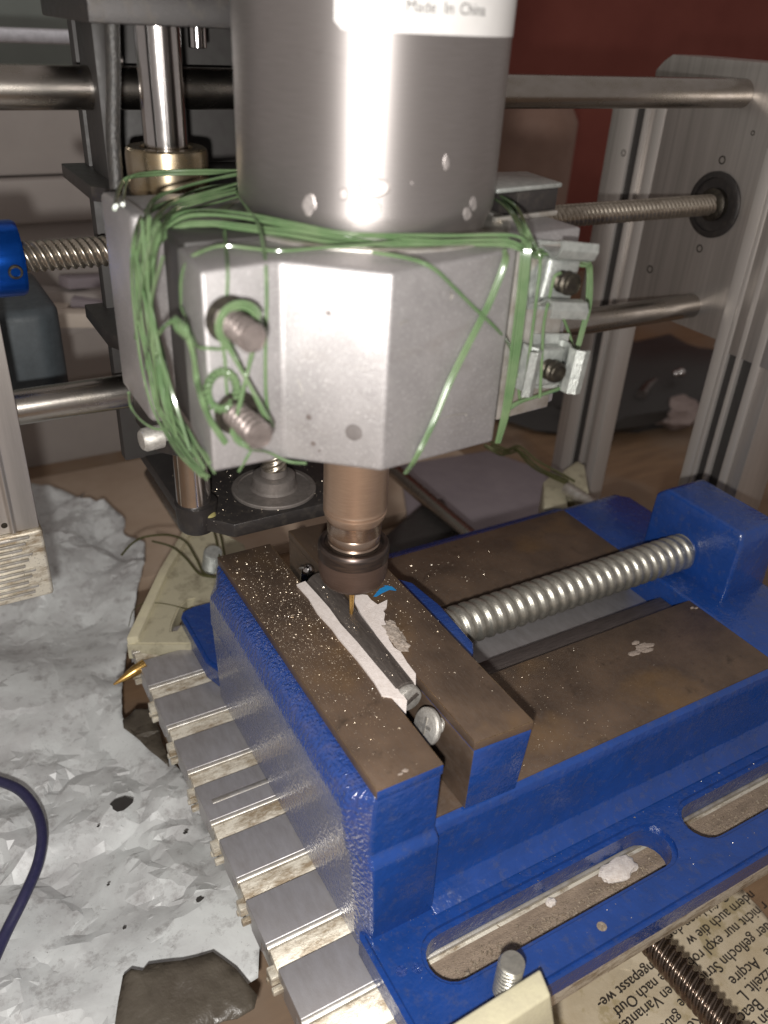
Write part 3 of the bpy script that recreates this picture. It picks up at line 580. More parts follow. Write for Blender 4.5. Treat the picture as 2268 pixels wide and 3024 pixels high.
# base: flange with slots (holes), side walls, ways
def stadium(xa, xb, y0, y1, n=10):
    r = (y1 - y0) / 2; cyy = (y0 + y1) / 2; P = []
    for i in range(n + 1): a = math.radians(-90 + 180 * i / n); P.append((xb - r + r * math.cos(a), cyy + r * math.sin(a)))
    for i in range(n + 1): a = math.radians(90 + 180 * i / n); P.append((xa + r + r * math.cos(a), cyy + r * math.sin(a)))
    return P
def flange(name, outer, holes, z0, z1, mat, parent, bevel=.1):
    bm = bmesh.new(); loops = []
    for lp in [outer] + holes:
        vs = [bm.verts.new((p[0], p[1], z1)) for p in lp]; es = [bm.edges.new((vs[i], vs[(i + 1) % len(vs)])) for i in range(len(vs))]; loops.append((vs, es))
    r = bmesh.ops.triangle_fill(bm, use_beauty=True, use_dissolve=False, edges=[e for l in loops for e in l[1]])
    top = list(bm.faces); ex = bmesh.ops.extrude_face_region(bm, geom=top)
    nv = [g for g in ex['geom'] if isinstance(g, bmesh.types.BMVert)]
    for v_ in nv: v_.co.z = z0
    es = [e for e in bm.edges if len(e.link_faces) == 2 and e.calc_face_angle(0) > 1.0 and all(abs(v_.co.z - z1) < 1e-4 for v_ in e.verts)]
    bmesh.ops.recalc_face_normals(bm, faces=bm.faces)
    bmesh.ops.bevel(bm, geom=es, offset=bevel, segments=4, affect='EDGES', clamp_overlap=True)
    return bm2(bm, name, mat, parent, smooth=True)
def rrect(x0, x1, y0, y1, r, n=5):
    P = []
    for cx_, cy_, a0 in ((x1 - r, y1 - r, 0), (x0 + r, y1 - r, 90), (x0 + r, y0 + r, 180), (x1 - r, y0 + r, 270)):
        for i in range(n + 1): a = math.radians(a0 + 90 * i / n); P.append((cx_ + r * math.cos(a), cy_ + r * math.sin(a)))
    return P
holes = [stadium(-1.35, 6.35, -7.52, -6.3), stadium(7.25, 14.2, -7.52, -6.3)]
flange('base_flange', [(-2.2, -5.0), (-2.47, -5.5), (-2.47, -8.0), (-2.2, -8.45), (-1.9, -8.55), (15.2, -8.55), (15.8, -8.2), (15.8, 8.2), (15.2, 8.6), (-1.9, 8.7), (-2.3, 8.6), (-2.47, 8.3), (-2.47, 5.6), (-2.2, 4.8)], holes, ZTB + .03, ZF, BLUE, VS, .16)
# wall: lower swept side, front
for sg in (-1, 1):
    bm = bmesh.new()
    pr = [(-5.95, -4.86), (-5.62, -4.75), (-5.42, -4.45), (-5.36, -3.9), (-5.34, -2.6), (-5.28, -2.36), (-5.1, -2.28), (-4.0, -2.28), (-4.0, -4.8)]
    ys = [(y if sg < 0 else -y - .15, z) for y, z in pr]
    loft(bm, [[(-.6, y, z) for y, z in ys], [(15.0, y, z) for y, z in ys]])
    bm2(bm, 'side_wall', BLUE, VS, bevel=.09, seg=3, ang=12)
# raised lower bead that runs along the foot of the wall
prism('way_surface', [(-.48, -5.14), (12.05, -5.14), (12.05, -1.6), (-.48, -1.6)], -2.6, -2.24, BROWNW, VS, .02)
prism('way_surface', [(-.48, 1.75), (12.05, 1.75), (12.05, 4.9), (-.48, 4.9)], -2.6, -2.24, BROWNW, VS, .02)
box('channel_floor', (-.4, 13, -1.75, 1.9, -5.5, -3.4), LAND, VS, .03)
box('channel_ledge', (-.4, 12.0, -1.7, -.5, -3.42, -2.8), simple('worn_channel_steel', (.20, .17, .16), .4, .6, (.12, .10, .095), 3, 20, .01, (.5, 4, 4)), VS, .08)
prism('end_deck', [(12.05, -5.14), (14.9, -5.14), (15.3, -4.7), (15.3, 4.6), (14.9, 4.95), (12.05, 4.95)], -4.8, -2.25, BLUE, VS, .12, seg=3)
bm = bmesh.new()
loft(bm, [ring([(13.15, -2.1), (15.2, -2.1), (15.2, 1.75), (13.15, 1.75)], -2.4), ring([(13.2, -2.08), (15.15, -2.08), (15.15, 1.72), (13.2, 1.72)], -.1),
          ring([(13.25, -1.95), (15.1, -1.95), (15.1, 1.3), (13.25, 1.3)], .28)])
bm2(bm, 'end_block', BLUE, VS, bevel=.14, seg=4, ang=20)
# movable jaw
bm = bmesh.new()
loft(bm, [ring([(.4, -5.3), (1.9, -5.36), (1.9, 4.7), (.3, 4.8)], -2.2), ring([(.44, -5.28), (2.08, -5.34), (2.06, 4.7), (.28, 4.8)], -.4), ring([(.45, -5.27), (2.1, -5.33), (2.06, 4.72), (.28, 4.82)], -.28)])
o = bm2(bm, 'movable_jaw', [BLUE, BROWN], VS, bevel=.04, seg=2)
for p in o.data.polygons:
    if p.normal.x < -.7 : p.material_index = 1
prism('jaw_face', [(.45, -5.26), (2.11, -5.33), (2.07, 4.73), (.27, 4.83)], -.285, 0, BROWN, VS, .03)
prism('movable_jaw_boss', [(2.0, -2.25), (2.6, -2.2), (2.85, -1.85), (2.95, 0), (2.8, 1.3), (2.45, 1.75), (2.0, 1.9)], -2.2, -.5, BLUE, VS, .08, seg=3)
thread('vise_screw', (2.6, -.02, -1.53), (13.5, -.02, -1.53), .64, .40, .085, ZINC, VS, 56, 1, 12)
for i, (u, v, r, mt) in enumerate(((1845, 2340, .2, STUDB), (1824, 2402, .07, GALV), (1777, 2736, .13, DIRT), (1185, 2868, .14, BLUER), (1232, 2860, .14, BLUER), (1440, 2352, .12, STUDB))):
    zz = ZF + .0
    p = at(u, v, 'z', zz if i else -4.2)
    if i in (1, 2, 3, 4): lathe('paint_chip', (p.x, p.y, zz - .02), (0, 0, 1), [(0, r), (.024, r), (.026, r * .5)], mt, VS, 11)
# ---- scattered swarf on vise, work and carriage plate
for (x0_, y0_, x1_, y1_, zz_) in ((-2.2, -5.44, -.55, -5.44, 0), (.47, -5.27, 2.08, -5.33, 0), (-.545, -5.4, -.545, 4.3, 0), (-2.21, -5.4, -2.21, 4.3, 0), (2.085, -5.3, 2.06, 4.7, 0), (.465, -5.2, .30, 4.7, 0)):
    P_ = []; n_ = 26; rs_ = random.Random(int(x0_ * 100) + 5)
    for i in range(n_ + 1):
        t_ = i / n_; P_.append(Vector((x0_ + (x1_ - x0_) * t_, y0_ + (y1_ - y0_) * t_, zz_ - .006 + rs_.uniform(-.006, .004))))
    tube('worn_edge', P_, .012, simple('worn_arris_%d' % int(x0_ * 100 + y1_ * 7), (.42, .30, .18), .35, .8, (.16, .10, .06), 3, 0, .01, (1, 1, 1), .5), VS, 5, 2)
def flakes(name, n, sampler, s0, s1, mat, label, cat, seed):
    rs = random.Random(seed); vs = []; fs = []
    for k in range(n):
        p, nn = sampler(rs)
        if p is None: continue
        s = rs.uniform(s0, s1) * (2.2 if rs.random() < .03 else 1); a = rs.uniform(0, 6.28); el = rs.uniform(1, 2.2)
        b = len(vs)
        for (cx_, cy_, cz_) in ((1, 0, 0), (-.5, .8, 0), (-.5, -.8, 0), (0, 0, .9)):
            x_ = cx_ * s * el; y_ = cy_ * s; vs.append((p[0] + x_ * math.cos(a) - y_ * math.sin(a), p[1] + x_ * math.sin(a) + y_ * math.cos(a), p[2] + cz_ * s))
        fs += [(b, b + 1, b + 3), (b + 1, b + 2, b + 3), (b + 2, b, b + 3)]
    me = bpy.data.meshes.new(name); me.from_pydata(vs, [], fs); me.update(); o = link(name, me, mat); return tag(o, label, cat, kind='stuff')
def samp(rs):
    q = rs.random()
    if q < .62:   # fixed jaw, thick near the cutter
        y = rs.gauss(.4, 2.3); x = rs.uniform(-2.2, -.56)
        if y < -5.4 or y > 4.3: return None, None
        return (x, y, 0.0), None
    if q < .66: return (rs.uniform(-.33, .15), rs.uniform(-2.9, 1.5), .155 + rs.uniform(0, .02)), None
    if q < .80:
        y = rs.gauss(.3, 2.0); x = rs.uniform(.5, 2.1)
        return ((x, y, 0.0), None) if -5 < y < 4.5 else (None, None)
    if q < .95:
        x = 2.2 + abs(rs.gauss(0, 2.2)); y = rs.uniform(-5.1, -1.7)
        return ((x, y, -2.24), None) if x < 12 else (None, None)
    x = rs.uniform(2.4, 8); y = rs.uniform(2.2, 4.6); return (x, y, -2.24), None
flakes('metal_chips', 3600, samp, .004, .0125, CHIPM, 'fine bright metal chips sprinkled over the brown vise jaws', 'metal chips', 3)
def samp2(rs):
    return (rs.uniform(-2.6, 2.6), rs.uniform(4.0, 8), 1.355), None
flakes('metal_chips', 500, samp2, .005, .014, CHIPM, 'fine bright metal chips on the black carriage plate', 'metal chips', 4)
# ================================================================= WORK PIECES IN THE JAWS
WB = thing('clamped_bolt', (-.06, 0, -.2), 'dark grey round bolt lying between the white strips with a slotted end facing down', 'bolt')
A_ = Vector((.0, 2.1, -.2)); B_ = Vector((-.06, -3.0, -.2))
dd = (B_ - A_).normalized()
lathe('bolt_shank', A_, B_ - A_, [(0, .3), (.03, .4), ((B_ - A_).length - .02, .36), ((B_ - A_).length, .33)], BARM, WB, 48)
bh = lathe('slotted_head', B_, dd, [(0, .3), (.06, .35), (.2, .35), (.24, .33), (.25, .3)], HEADM, WB, 36)
x_, y_, _ = frame_of(dd)
bm = bmesh.new(); add_box(bm, -.26, .26, -.07, .07, -.004, .012); Mx = Matrix.Translation(B_ + dd * .252) @ Matrix((( *x_, 0), (*y_, 0), (*dd, 0), (0, 0, 0, 1))).transposed()
Mx = Matrix.Translation(B_ + dd * .252) @ (Matrix((x_, y_, dd)).transposed().to_4x4()) @ Matrix.Rotation(math.radians(35), 4, 'Z')
bmesh.ops.transform(bm, matrix=Mx, verts=bm.verts); bm2(bm, 'screw_slot', BARM, bh, bevel=.005)
def flatstrip(name, pts, z0, z1, mat, label, cat, seed, wav=.02):
    rs = random.Random(seed); bm = bmesh.new(); n = len(pts)
    P = [(p[0] + rs.uniform(-wav, wav), p[1] + rs.uniform(-wav, wav)) for p in pts]
    loft(bm, [[(p[0], p[1], z0) for p in P], [(p[0], p[1], z1 + rs.uniform(-.012, .012)) for p in P]])
    bmesh.ops.triangulate(bm, faces=[f for f in bm.faces if len(f.verts) > 4])
    o = bm2(bm, name, mat); return tag(o, label, cat)
S1 = [(-.7, 2.0), (-.42, 2.07), (-.38, 1.2), (-.36, .6), (-.37, -.12), (-.34, -1.0), (-.33, -2.0), (-.3, -2.8), (-.25, -3.2), (-.28, -3.42), (-.42, -3.3), (-.56, -3.15), (-.72, -3.0), (-.66, -2.5), (-.66, -1.6), (-.7, -.6), (-.68, -.2), (-.74, .6), (-.68, 1.3)]
flatstrip('card_strip', S1, -.5, .05, PAPERW, 'long straight white card strip lying along the left side of the clamped bolt', 'card strip', 1, .012)
S2 = [(.5, .95), (.9, .7), (.84, .42), (.92, .2), (1.27, .24), (1.1, 0), (.93, -.12), (.9, -.3), (.72, -.5), (.66, -.9), (.50, -1.2), (.42, -1.6), (.5, -1.85), (.42, -2.3), (.42, -2.7), (.2, -3.05), (.2, -2.2), (.16, -1.5), (.24, -.8), (.3, 0), (.38, .5)]
for (q_, sx_, sy_, sd_) in (((.72, -1.05), .22, .4, 31), ((.66, -1.55), .17, .28, 32), ((.85, -.75), .12, .2, 33)):
    blob_args = (q_, sx_, sy_, sd_)
    bm = bmesh.new(); bmesh.ops.create_icosphere(bm, subdivisions=3, radius=1)
    for v_ in bm.verts:
        nz = 1 + .45 * mnoise.noise(v_.co * 2.1 + Vector((sd_, 0, 0))) + .3 * mnoise.noise(v_.co * 6 + Vector((sd_, 3, 0)))
        v_.co = Vector((v_.co.x * sx_ * nz + q_[0], v_.co.y * sy_ * nz + q_[1], v_.co.z * .07 * nz + .01))
    tag(bm2(bm, 'plaster_heap', simple('grey_plaster_%d' % sd_, (.50, .43, .37), .85, 0, (.3, .24, .19), 9, 25, .03)), {31: 'largest rough greyish plaster heap beside the ragged card strip', 32: 'rough greyish plaster heap nearest the viewer beside the ragged card strip', 33: 'small greyish plaster lump farthest right beside the ragged card strip'}[sd_], 'plaster')
flatstrip('card_strip', S2, -.5, .05, PAPERW, 'ragged torn white card strip with a spur along the right side of the clamped bolt', 'card strip', 2, .03)
def screw(name, c, d, r, L, label, cross=True):
    T_ = thing(name, c, label, 'screw'); d = Vector(d).normalized()
    hd = lathe('screw_head', c, d, [(-.2, r * .45), (-.03, r), (.05, r * 1.0), (.09, r * .93), (.1, r * .9)], HEADM, T_, 36)
    thread('screw_shank', Vector(c) - d * (L), Vector(c) - d * .15, r * .42, .12, .04, HEADM, T_, 20)
    if cross:
        x, y, _ = frame_of(d); Mx = Matrix.Translation(Vector(c) + d * .1) @ Matrix((x, y, d)).transposed().to_4x4()
        bm = bmesh.new(); add_box(bm, -r * .5, r * .5, -r * .09, r * .09, -.02, .012); add_box(bm, -r * .09, r * .09, -r * .5, r * .5, -.02, .018)
        bmesh.ops.transform(bm, matrix=Mx @ Matrix.Rotation(.3, 4, 'Z'), verts=bm.verts); bm2(bm, 'cross_recess', BRIGHT, hd)
    return T_
screw('cross_head_screw', at(1264, 2144, 'x', -.02), (-.93, .0, .36), .45, .4, 'flat cross-head screw jammed in the jaw gap below the slotted bolt end')
T_ = thing('small_screw', (-.05, 2.6, -.2), 'small shiny screw end standing at the upper end of the clamped bolt', 'screw')
lathe('screw_shank', (-.05, 2.75, -.45), (0, -.25, 1), [(0, .2), (.35, .2), (.45, .17), (.55, .08), (.56, .02)], CHROME, T_, 24)
tube('screw_edge', [(-.2, 2.9, -.1), (-.17, 2.75, .0), (-.12, 2.6, .02)], .035, BRIGHT, T_)
# cyan marker mark on the movable jaw
bm = bmesh.new()
for q in ([(1102, 1762), (1122, 1738), (1145, 1728), (1170, 1745), (1150, 1742), (1128, 1752), (1112, 1762)], [(1132, 1728), (1158, 1732), (1172, 1744), (1150, 1738)]):
    bm.faces.new([bm.verts.new(at(u, v, 'z', .006 if len(q) > 4 else .009)) for u, v in q])
tag(bm2(bm, 'marker_stroke', CYAN), 'bright cyan marker stroke on the brown movable jaw', 'ink mark')
# ================================================================= SLOTTED TABLE
TB = thing('slotted_table', (6.75, 0, -7.3), 'grey aluminium worktable with parallel slots under the blue vise', 'machine table')
XA, XB = -4.38, 17.85; Pp = 2.055; k0 = 8.12
for k in range(8):
    yl = k0 - Pp * k          # lip (far wall of the slot) : land extends from yl up to yl + 1.32
    ya, yb = yl + .0, yl + 1.36
    if k == 0: yb = 8.75
    bm = bmesh.new()
    pr = [(ya + .02, -5.72), (ya + .055, -5.705), (yb, -5.7), (yb, -6.02), (yb - .34, -6.04), (yb - .34, -6.5), (ya + .34, -6.5), (ya + .34, -6.04), (ya + .02, -6.0)]
    loft(bm, [[(XA + .02 * (k % 2), y, z) for y, z in pr], [(XB, y, z) for y, z in pr]]); bm2(bm, 'table_land', LAND, TB, bevel=.012, seg=1)
    bm = bmesh.new()
    pr = [(ya - .10, -5.76), (ya - .06, -5.74), (ya + .02, -5.715), (ya + .02, -6.0), (ya - .10, -6.0)]
    loft(bm, [[(XA + .01, y, z) for y, z in pr], [(XB, y, z) for y, z in pr]]); bm2(bm, 'slot_lip', BRIGHT, TB, bevel=.012, seg=2, ang=20)
    bm = bmesh.new()
    yn = ya - (Pp - 1.36)
    pr = [(ya - .1, -5.83), (yn + .22, -6.0), (yn - .1, -6.1), (yn - .1, -6.3), (ya - .1, -6.3)]
    loft(bm, [[(XA + .06, y, z) for y, z in pr], [(XB, y, z) for y, z in pr]]); bm2(bm, 'slot_wall', SLOT, TB, bevel=.02, seg=2, ang=8)
    for (yy, w_, zz, h_) in ((yn + .22, .34, -6.12, .3), (yn + .0, .16, -6.5, .16), (yn + .38, .13, -6.62, .14)):
        box('slot_end_lug', (XA - .14, XA + .3, yy - w_ / 2, yy + w_ / 2, zz - h_, zz + .02), SLOT, TB, .03)
lathe('groove_highlight_ridge', (XA + .3, k0 - Pp * 4 + 1.36 - .72, -5.81), (1, 0, 0), [(0, .14), (10, .14)], BRIGHT, TB, 24)  # bright raised ridge stands in for the highlight along a groove
box('table_web', (XA + .22, XB, -8.2, 8.6, -7.25, -6.35), SLOT, TB, .05)
box('table_edge', (XA + .12, XA + .3, -8.2, 8.6, -7.0, -6.05), BRIGHT, TB, .04)
# dirt band and swarf in slots
def samp3(rs):
    q = rs.random(); x = rs.uniform(-1.2, 6.2) if q < .6 else rs.uniform(7.4, 13); return (x, rs.gauss(-7.0, .16), -5.91 + rs.uniform(0, .04)), None
flakes('slot_swarf', 900, samp3, .02, .06, DIRT, 'brown dirt and swarf lying in the table slot under the vise flange', 'swarf', 5)
prism('dirt_bed', [(-7.5, -6.0), (-7.5, -5.93), (-7.0, -5.88), (-6.62, -5.9), (-6.4, -5.86), (-6.4, -6.0)], -1.5, 14.5, simple('packed_slot_dirt', (.34, .26, .19), .7, 0, (.20, .15, .11), 2.2, 20, .04, (.6, 1.5, 1)), TB, 0, axis='x')
def samp4(rs):
    if rs.random() < .6: return (rs.uniform(-2.3, 10), rs.gauss(-5.6, .35), -4.893), None
    return (rs.uniform(-2.3, 12), rs.uniform(-8.3, -5.3), -4.897), None
flakes('metal_chips', 350, samp4, .006, .016, CHIPM, 'sparse bright specks on the blue vise flange', 'metal chips', 6)
def blob(name, p, sx, sy, sz, mat, label, cat, seed):
    bm = bmesh.new(); bmesh.ops.create_icosphere(bm, subdivisions=3, radius=1)
    for v_ in bm.verts:
        nz = 1 + .35 * mnoise.noise(v_.co * 1.7 + Vector((seed, 0, 0))) + .15 * mnoise.noise(v_.co * 5 + Vector((seed, 3, 0)))
        v_.co = Vector((v_.co.x * sx * nz, v_.co.y * sy * nz, v_.co.z * sz * nz)) + Vector(p)
    o = bm2(bm, name, mat, smooth=True); return tag(o, label, cat)
p = at(1825, 2570, 'z', -5.75); blob('plaster_crumb', p, .62, .3, .12, CRUMB, 'large flat whitish crumb in the table slot seen through the vise flange', 'crumb', 1)
p = at(1628, 2665, 'z', -5.8); blob('plaster_crumb', p, .14, .12, .1, CRUMB, 'small round white crumb in the slot left of the large crumb', 'crumb', 2)
SCR = simple('scraped_residue', (.42, .35, .30), .7, .1, (.24, .185, .15), 9, 30, .02)
def scraped(name, u, v, z, sx, sy, sz, label, seed, n=7):
    rs = random.Random(seed); c = at(u, v, 'z', z); bm = bmesh.new()
    for k in range(n):
        q = Vector((c.x + rs.gauss(0, sx * .5), c.y + rs.gauss(0, sy * .5), z)); b0 = len(bm.verts)
        r_ = bmesh.ops.create_icosphere(bm, subdivisions=2, radius=1); s_ = rs.uniform(.25, .6)
        for v_ in r_['verts']:
            nz = 1 + .5 * mnoise.noise(v_.co * 2 + Vector((seed + k, 0, 0))); v_.co = Vector((v_.co.x * sx * s_ * nz, v_.co.y * sy * s_ * nz, v_.co.z * sz * nz)) + q
    o = bm2(bm, name, SCR, smooth=True); return tag(o, label, 'residue')
scraped('scratched_patch', 1895, 1918, -2.235, .42, .2, .02, 'whitish scraped patch in the middle of the brown vise way', 3, 9)
scraped('residue_spot', 2045, 1797, -2.235, .18, .08, .02, 'pale residue spot at the corner of the vise way by the end block', 4, 4)
scraped('residue_spot', 1188, 2278, .003, .12, .07, .012, 'pale drop mark near the lower edge of the fixed jaw', 5, 3)
# ================================================================= CREAM CLAMPS
FC = thing('cream_clamp', (-1, -9, -5), 'glossy cream plastic clamp block with threaded stud at the lower edge of the vise', 'clamp')
a = at(1596, 2858, 'z', -3.95); b = at(1627, 2938, 'z', -3.95)
c2 = at(1300, 3016, 'z', -3.95)
bm = bmesh.new()
top = [a, b, Vector((b.x - 4.2, b.y - .1, -3.95)), Vector((a.x - 4.2, a.y - .12, -3.95))]
bot = [a + Vector((.02, .05, -2.4)), b + Vector((.45, -.35, -2.4)), top[2] + Vector((0, -.6, -2.4)), top[3] + Vector((0, .05, -2.4))]
loft(bm, [bot, top]); bm2(bm, 'clamp_block', CREAM, FC, bevel=.07, seg=3)
p = at(1510, 2885, 'z', -4.15)
thread('threaded_stud', (p.x, p.y + .08, -5.5), (p.x, p.y + .08, -3.72), .3, .13, .045, ZINC, FC, 32, 1, 8)
BL = thing('cream_bracket', (-2, 11, -5.6), 'cream plastic bracket with oval slot behind the left end of the vise', 'bracket')
br = [(-4.3, 8.3), (-2.2, 8.2), (1.9, 8.9), (2.0, 12.9), (1.2, 14.6), (-.4, 14.5), (-2.5, 11.8)]
def S_(u, v, z=-5.4):
    p = at(u, v, 'z', z); return (p.x, p.y)
outer = [S_(375, 1900), S_(470, 1700), S_(552, 1562), S_(640, 1560), S_(720, 1605), S_(740, 1660), S_(720, 1850), S_(560, 1900)]
hole = [S_(508, 1842), S_(528, 1795), S_(552, 1772), S_(572, 1768), S_(570, 1785), S_(545, 1830), S_(522, 1860), S_(505, 1862)]
flange('bracket_plate', outer, [hole], -6.1, -5.4, CREAMD, BL, .06)
wl2 = [S_(375, 1900), S_(470, 1700), S_(552, 1562), (S_(552, 1562)[0] + .35, S_(552, 1562)[1] - .1), (S_(470, 1700)[0] + .35, S_(470, 1700)[1] - .1), (S_(375, 1900)[0] + .4, S_(375, 1900)[1] - .1)]
prism('bracket_rim', wl2, -6.1, -5.15, CREAM, BL, .06)
p = at(625, 1665, 'z', -5.0); thread('bracket_bolt', (p.x, p.y + .3, -5.6), (p.x + .05, p.y - .1, -4.4), .36, .13, .05, GALV, BL, 28)
tube('hair_wire', [at(600, 1820, 'z', -5.3), at(520, 1790, 'z', -5.3), at(440, 1780, 'z', -5.3), at(395, 1800, 'z', -5.3), at(380, 1850, 'z', -5.4)], .015, WIREB, BL, 5)
BR = thing('cream_bracket', (17, 10, -5), 'small cream bracket with silver bolt behind the right rear corner of the vise', 'bracket')
def S3(u, v, z): p = at(1500 + u * 768 / 1659, 900 + v * 768 / 1659, 'z', z); return (p.x, p.y)
prism('bracket_plate', [S3(230, 1290, -5), S3(225, 1130, -5), S3(300, 1065, -5), S3(360, 1120, -5), S3(385, 1290, -5)], -7, -5, CREAMD, BR, .08)
prism('bracket_tab', [S3(380, 1110, -4.7), S3(350, 1060, -4.7), S3(440, 995, -4.7), S3(490, 1020, -4.7), S3(520, 1200, -4.7), S3(440, 1180, -4.7)], -6.5, -4.7, CREAMD, BR, .08)
q0 = at(1500 + 370 * .463, 900 + 1170 * .463, 'z', -4.6); q1 = at(1500 + 560 * .463, 900 + 1290 * .463, 'z', -4.6); cyl('bracket_bolt', q0, q1, .3, BRIGHT, BR, 20)
strands([(1440, 1310, 'z', -3), (1490, 1335, 'z', -3.4), (1530, 1325, 'z', -3.6), (1580, 1370, 'z', -4.2), (1650, 1410, 'z', -4.6), (1700, 1430, 'z', -4.7)], 4, .25, .06, 40, WIREB, BR)
# thin brownish wires near the left
TW = thing('loose_wire', (-3, 10, -4), 'thin brown loose wire curving from the bag to the cream bracket bolt', 'wire')
tube('wire_strand', [at(358, 1640, 'z', -5.2), at(390, 1605, 'z', -5), at(430, 1585, 'z', -4.9), at(500, 1580, 'z', -4.8), at(548, 1600, 'z', -4.7), at(580, 1650, 'z', -4.6), at(600, 1690, 'z', -4.6), at(632, 1705, 'z', -4.6)], .045, WIREB, TW)
tube('wire_strand', [at(450, 1598, 'z', -5), at(508, 1615, 'z', -4.8), at(550, 1650, 'z', -4.7), at(590, 1695, 'z', -4.65), at(640, 1705, 'z', -4.6)], .045, WIREB, TW)
for du in (0, 16): tube('wire_strand', [at(632 + du, 1568, 'z', -4.6), at(640 + du, 1600, 'z', -4.5), at(648 + du, 1645, 'z', -4.5)], .05, WIREB, TW)
# brass engraving bit poking from under the table
EB = thing('engraving_bit', (-4.6, 7.8, -6.3), 'pointed brass engraving bit sticking out at the left edge of the table', 'engraving bit')
a = at(428, 1962, 'z', -5.75); b = at(335, 2022, 'z', -6.0); L_ = (b - a).length
lathe('bit_body', a, b - a, [(0, .19), (L_ * .3, .2), (L_ * .36, .19), (L_ * .97, .04), (L_, .02)], BRASS, EB, 28)
# ================================================================= CABLES
CB = tube('black_cable', [at(325, -80, 'y', 4.4), at(330, 60, 'y', 4.4), at(335, 220, 'y', 4.4), at(334, 400, 'y', 4.3), at(342, 520, 'y', 4.2), at(348, 640, 'y', 4.2), at(350, 800, 'y', 4.5)], .155, CABLEM, None, 16, 10)
tag(CB, 'black ribbed cable hanging down left of the upright rod', 'cable')
c_ = tube('blue_cable', [at(-60, 2295, 'z', -7.6), at(0, 2308, 'z', -7.6), at(60, 2335, 'z', -7.5), at(105, 2390, 'z', -7.5), at(124, 2460, 'z', -7.5), at(112, 2550, 'z', -7.6), at(70, 2650, 'z', -7.7), at(20, 2750, 'z', -7.9), at(-30, 2860, 'z', -8)], .16, CABB, None, 16, 12)
tag(c_, 'dark blue cable looping over the grey plastic film at the left', 'cable')
# ================================================================= PLASTIC FILM, FOIL, PAPER
from mathutils.geometry import delaunay_2d_cdt
def film(name, poly, zbase, mat, label, cat, seed, amp=.9, L=5.0, n=3000, fine=.1, sharp=13):
    rs = random.Random(seed); pts = []; edges = []
    # boundary, subdivided and slightly ragged
    B = []
    for i in range(len(poly)):
        a = Vector(poly[i]); b = Vector(poly[(i + 1) % len(poly)]); m_ = max(1, int((b - a).length / .3))
        for k in range(m_):
            p = a.lerp(b, k / m_); B.append(p + Vector((rs.uniform(-.025, .025), rs.uniform(-.025, .025))))
    xs = [p.x for p in B]; ys = [p.y for p in B]
    pts = list(B); edges = [(i, (i + 1) % len(B)) for i in range(len(B))]
    for k in range(n): pts.append(Vector((rs.uniform(min(xs), max(xs)), rs.uniform(min(ys), max(ys)))))
    V_, E_, F_, *_r = delaunay_2d_cdt(pts, edges, [list(range(len(B)))], 1, 1e-4)
    # coarse creased relief: a few hundred fold points joined by flat panels
    def hsh(p, k): return mnoise.noise(Vector((p[0], p[1], k)))
    from mathutils.bvhtree import BVHTree
    def tin(cnt):
        C = [Vector((rs.uniform(min(xs) - 2, max(xs) + 2), rs.uniform(min(ys) - 2, max(ys) + 2))) for _ in range(cnt)]
        Vc, Ec, Fc, *_r2 = delaunay_2d_cdt(C, [], [], 0, 1e-4)
        return BVHTree.FromPolygons([Vector((v.x, v.y, rs.uniform(-.5, .5))) for v in Vc], [list(f) for f in Fc])
    big = tin(max(12, int(n / 75))); mid = tin(max(20, int(n / 12)))
    def drop(bv, v):
        h_ = bv.ray_cast(Vector((v.x, v.y, 5)), Vector((0, 0, -1)))[0]; return h_.z if h_ else 0
    vs = []
    for v in V_:
        mask = max(0, min(1, .5 + 1.6 * hsh((v.x / L, v.y / L), seed)))
        z = zbase + amp * (.5 * hsh((v.x / L, v.y / L), seed + 3.3) + .55 * drop(big, v) + .24 * drop(mid, v) * (.2 + mask)) + rs.uniform(-fine, fine) * (.2 + mask)
        vs.append((v.x, v.y, z))
    me = bpy.data.meshes.new(name); me.from_pydata(vs, [], [list(f) for f in F_]); me.update()
    if sum(p.normal.z for p in me.polygons) < 0: me.flip_normals()
    o = link(name, me, mat, None, True)
    try: me.set_sharp_from_angle(angle=math.radians(sharp))
    except Exception: pass
    md = o.modifiers.new('thickness', 'SOLIDIFY'); md.thickness = .02
    return tag(o, label, cat)
ZB = -9.0
def Bq(u, v, z=ZB): p = at(u, v, 'z', z); return (p.x, p.y)
bagp = [Bq(80, 1405), Bq(160, 1425), Bq(235, 1440), Bq(252, 1462), Bq(232, 1475), Bq(300, 1482), Bq(368, 1522), Bq(362, 1560), Bq(425, 1585), Bq(428, 1690), Bq(400, 1800), Bq(385, 1880), Bq(360, 2010), Bq(362, 2130), Bq(440, 2170), Bq(500, 2240), Bq(560, 2330), Bq(620, 2440), Bq(680, 2560), Bq(730, 2680), Bq(775, 2800), Bq(762, 2925), Bq(650, 2990), Bq(560, 3100), Bq(-100, 3160), Bq(-200, 2700), Bq(-300, 2200), Bq(-300, 1700), Bq(-100, 1420)]
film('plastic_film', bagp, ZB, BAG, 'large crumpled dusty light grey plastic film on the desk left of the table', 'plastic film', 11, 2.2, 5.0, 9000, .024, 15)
p1 = [Bq(352, 2780, -8.6), Bq(400, 2860, -8.6), Bq(450, 2880, -8.6), Bq(650, 2830, -8.6), Bq(770, 2960, -8.6), Bq(750, 3010, -8.6), Bq(690, 3080, -8.6), Bq(330, 3120, -8.6)]
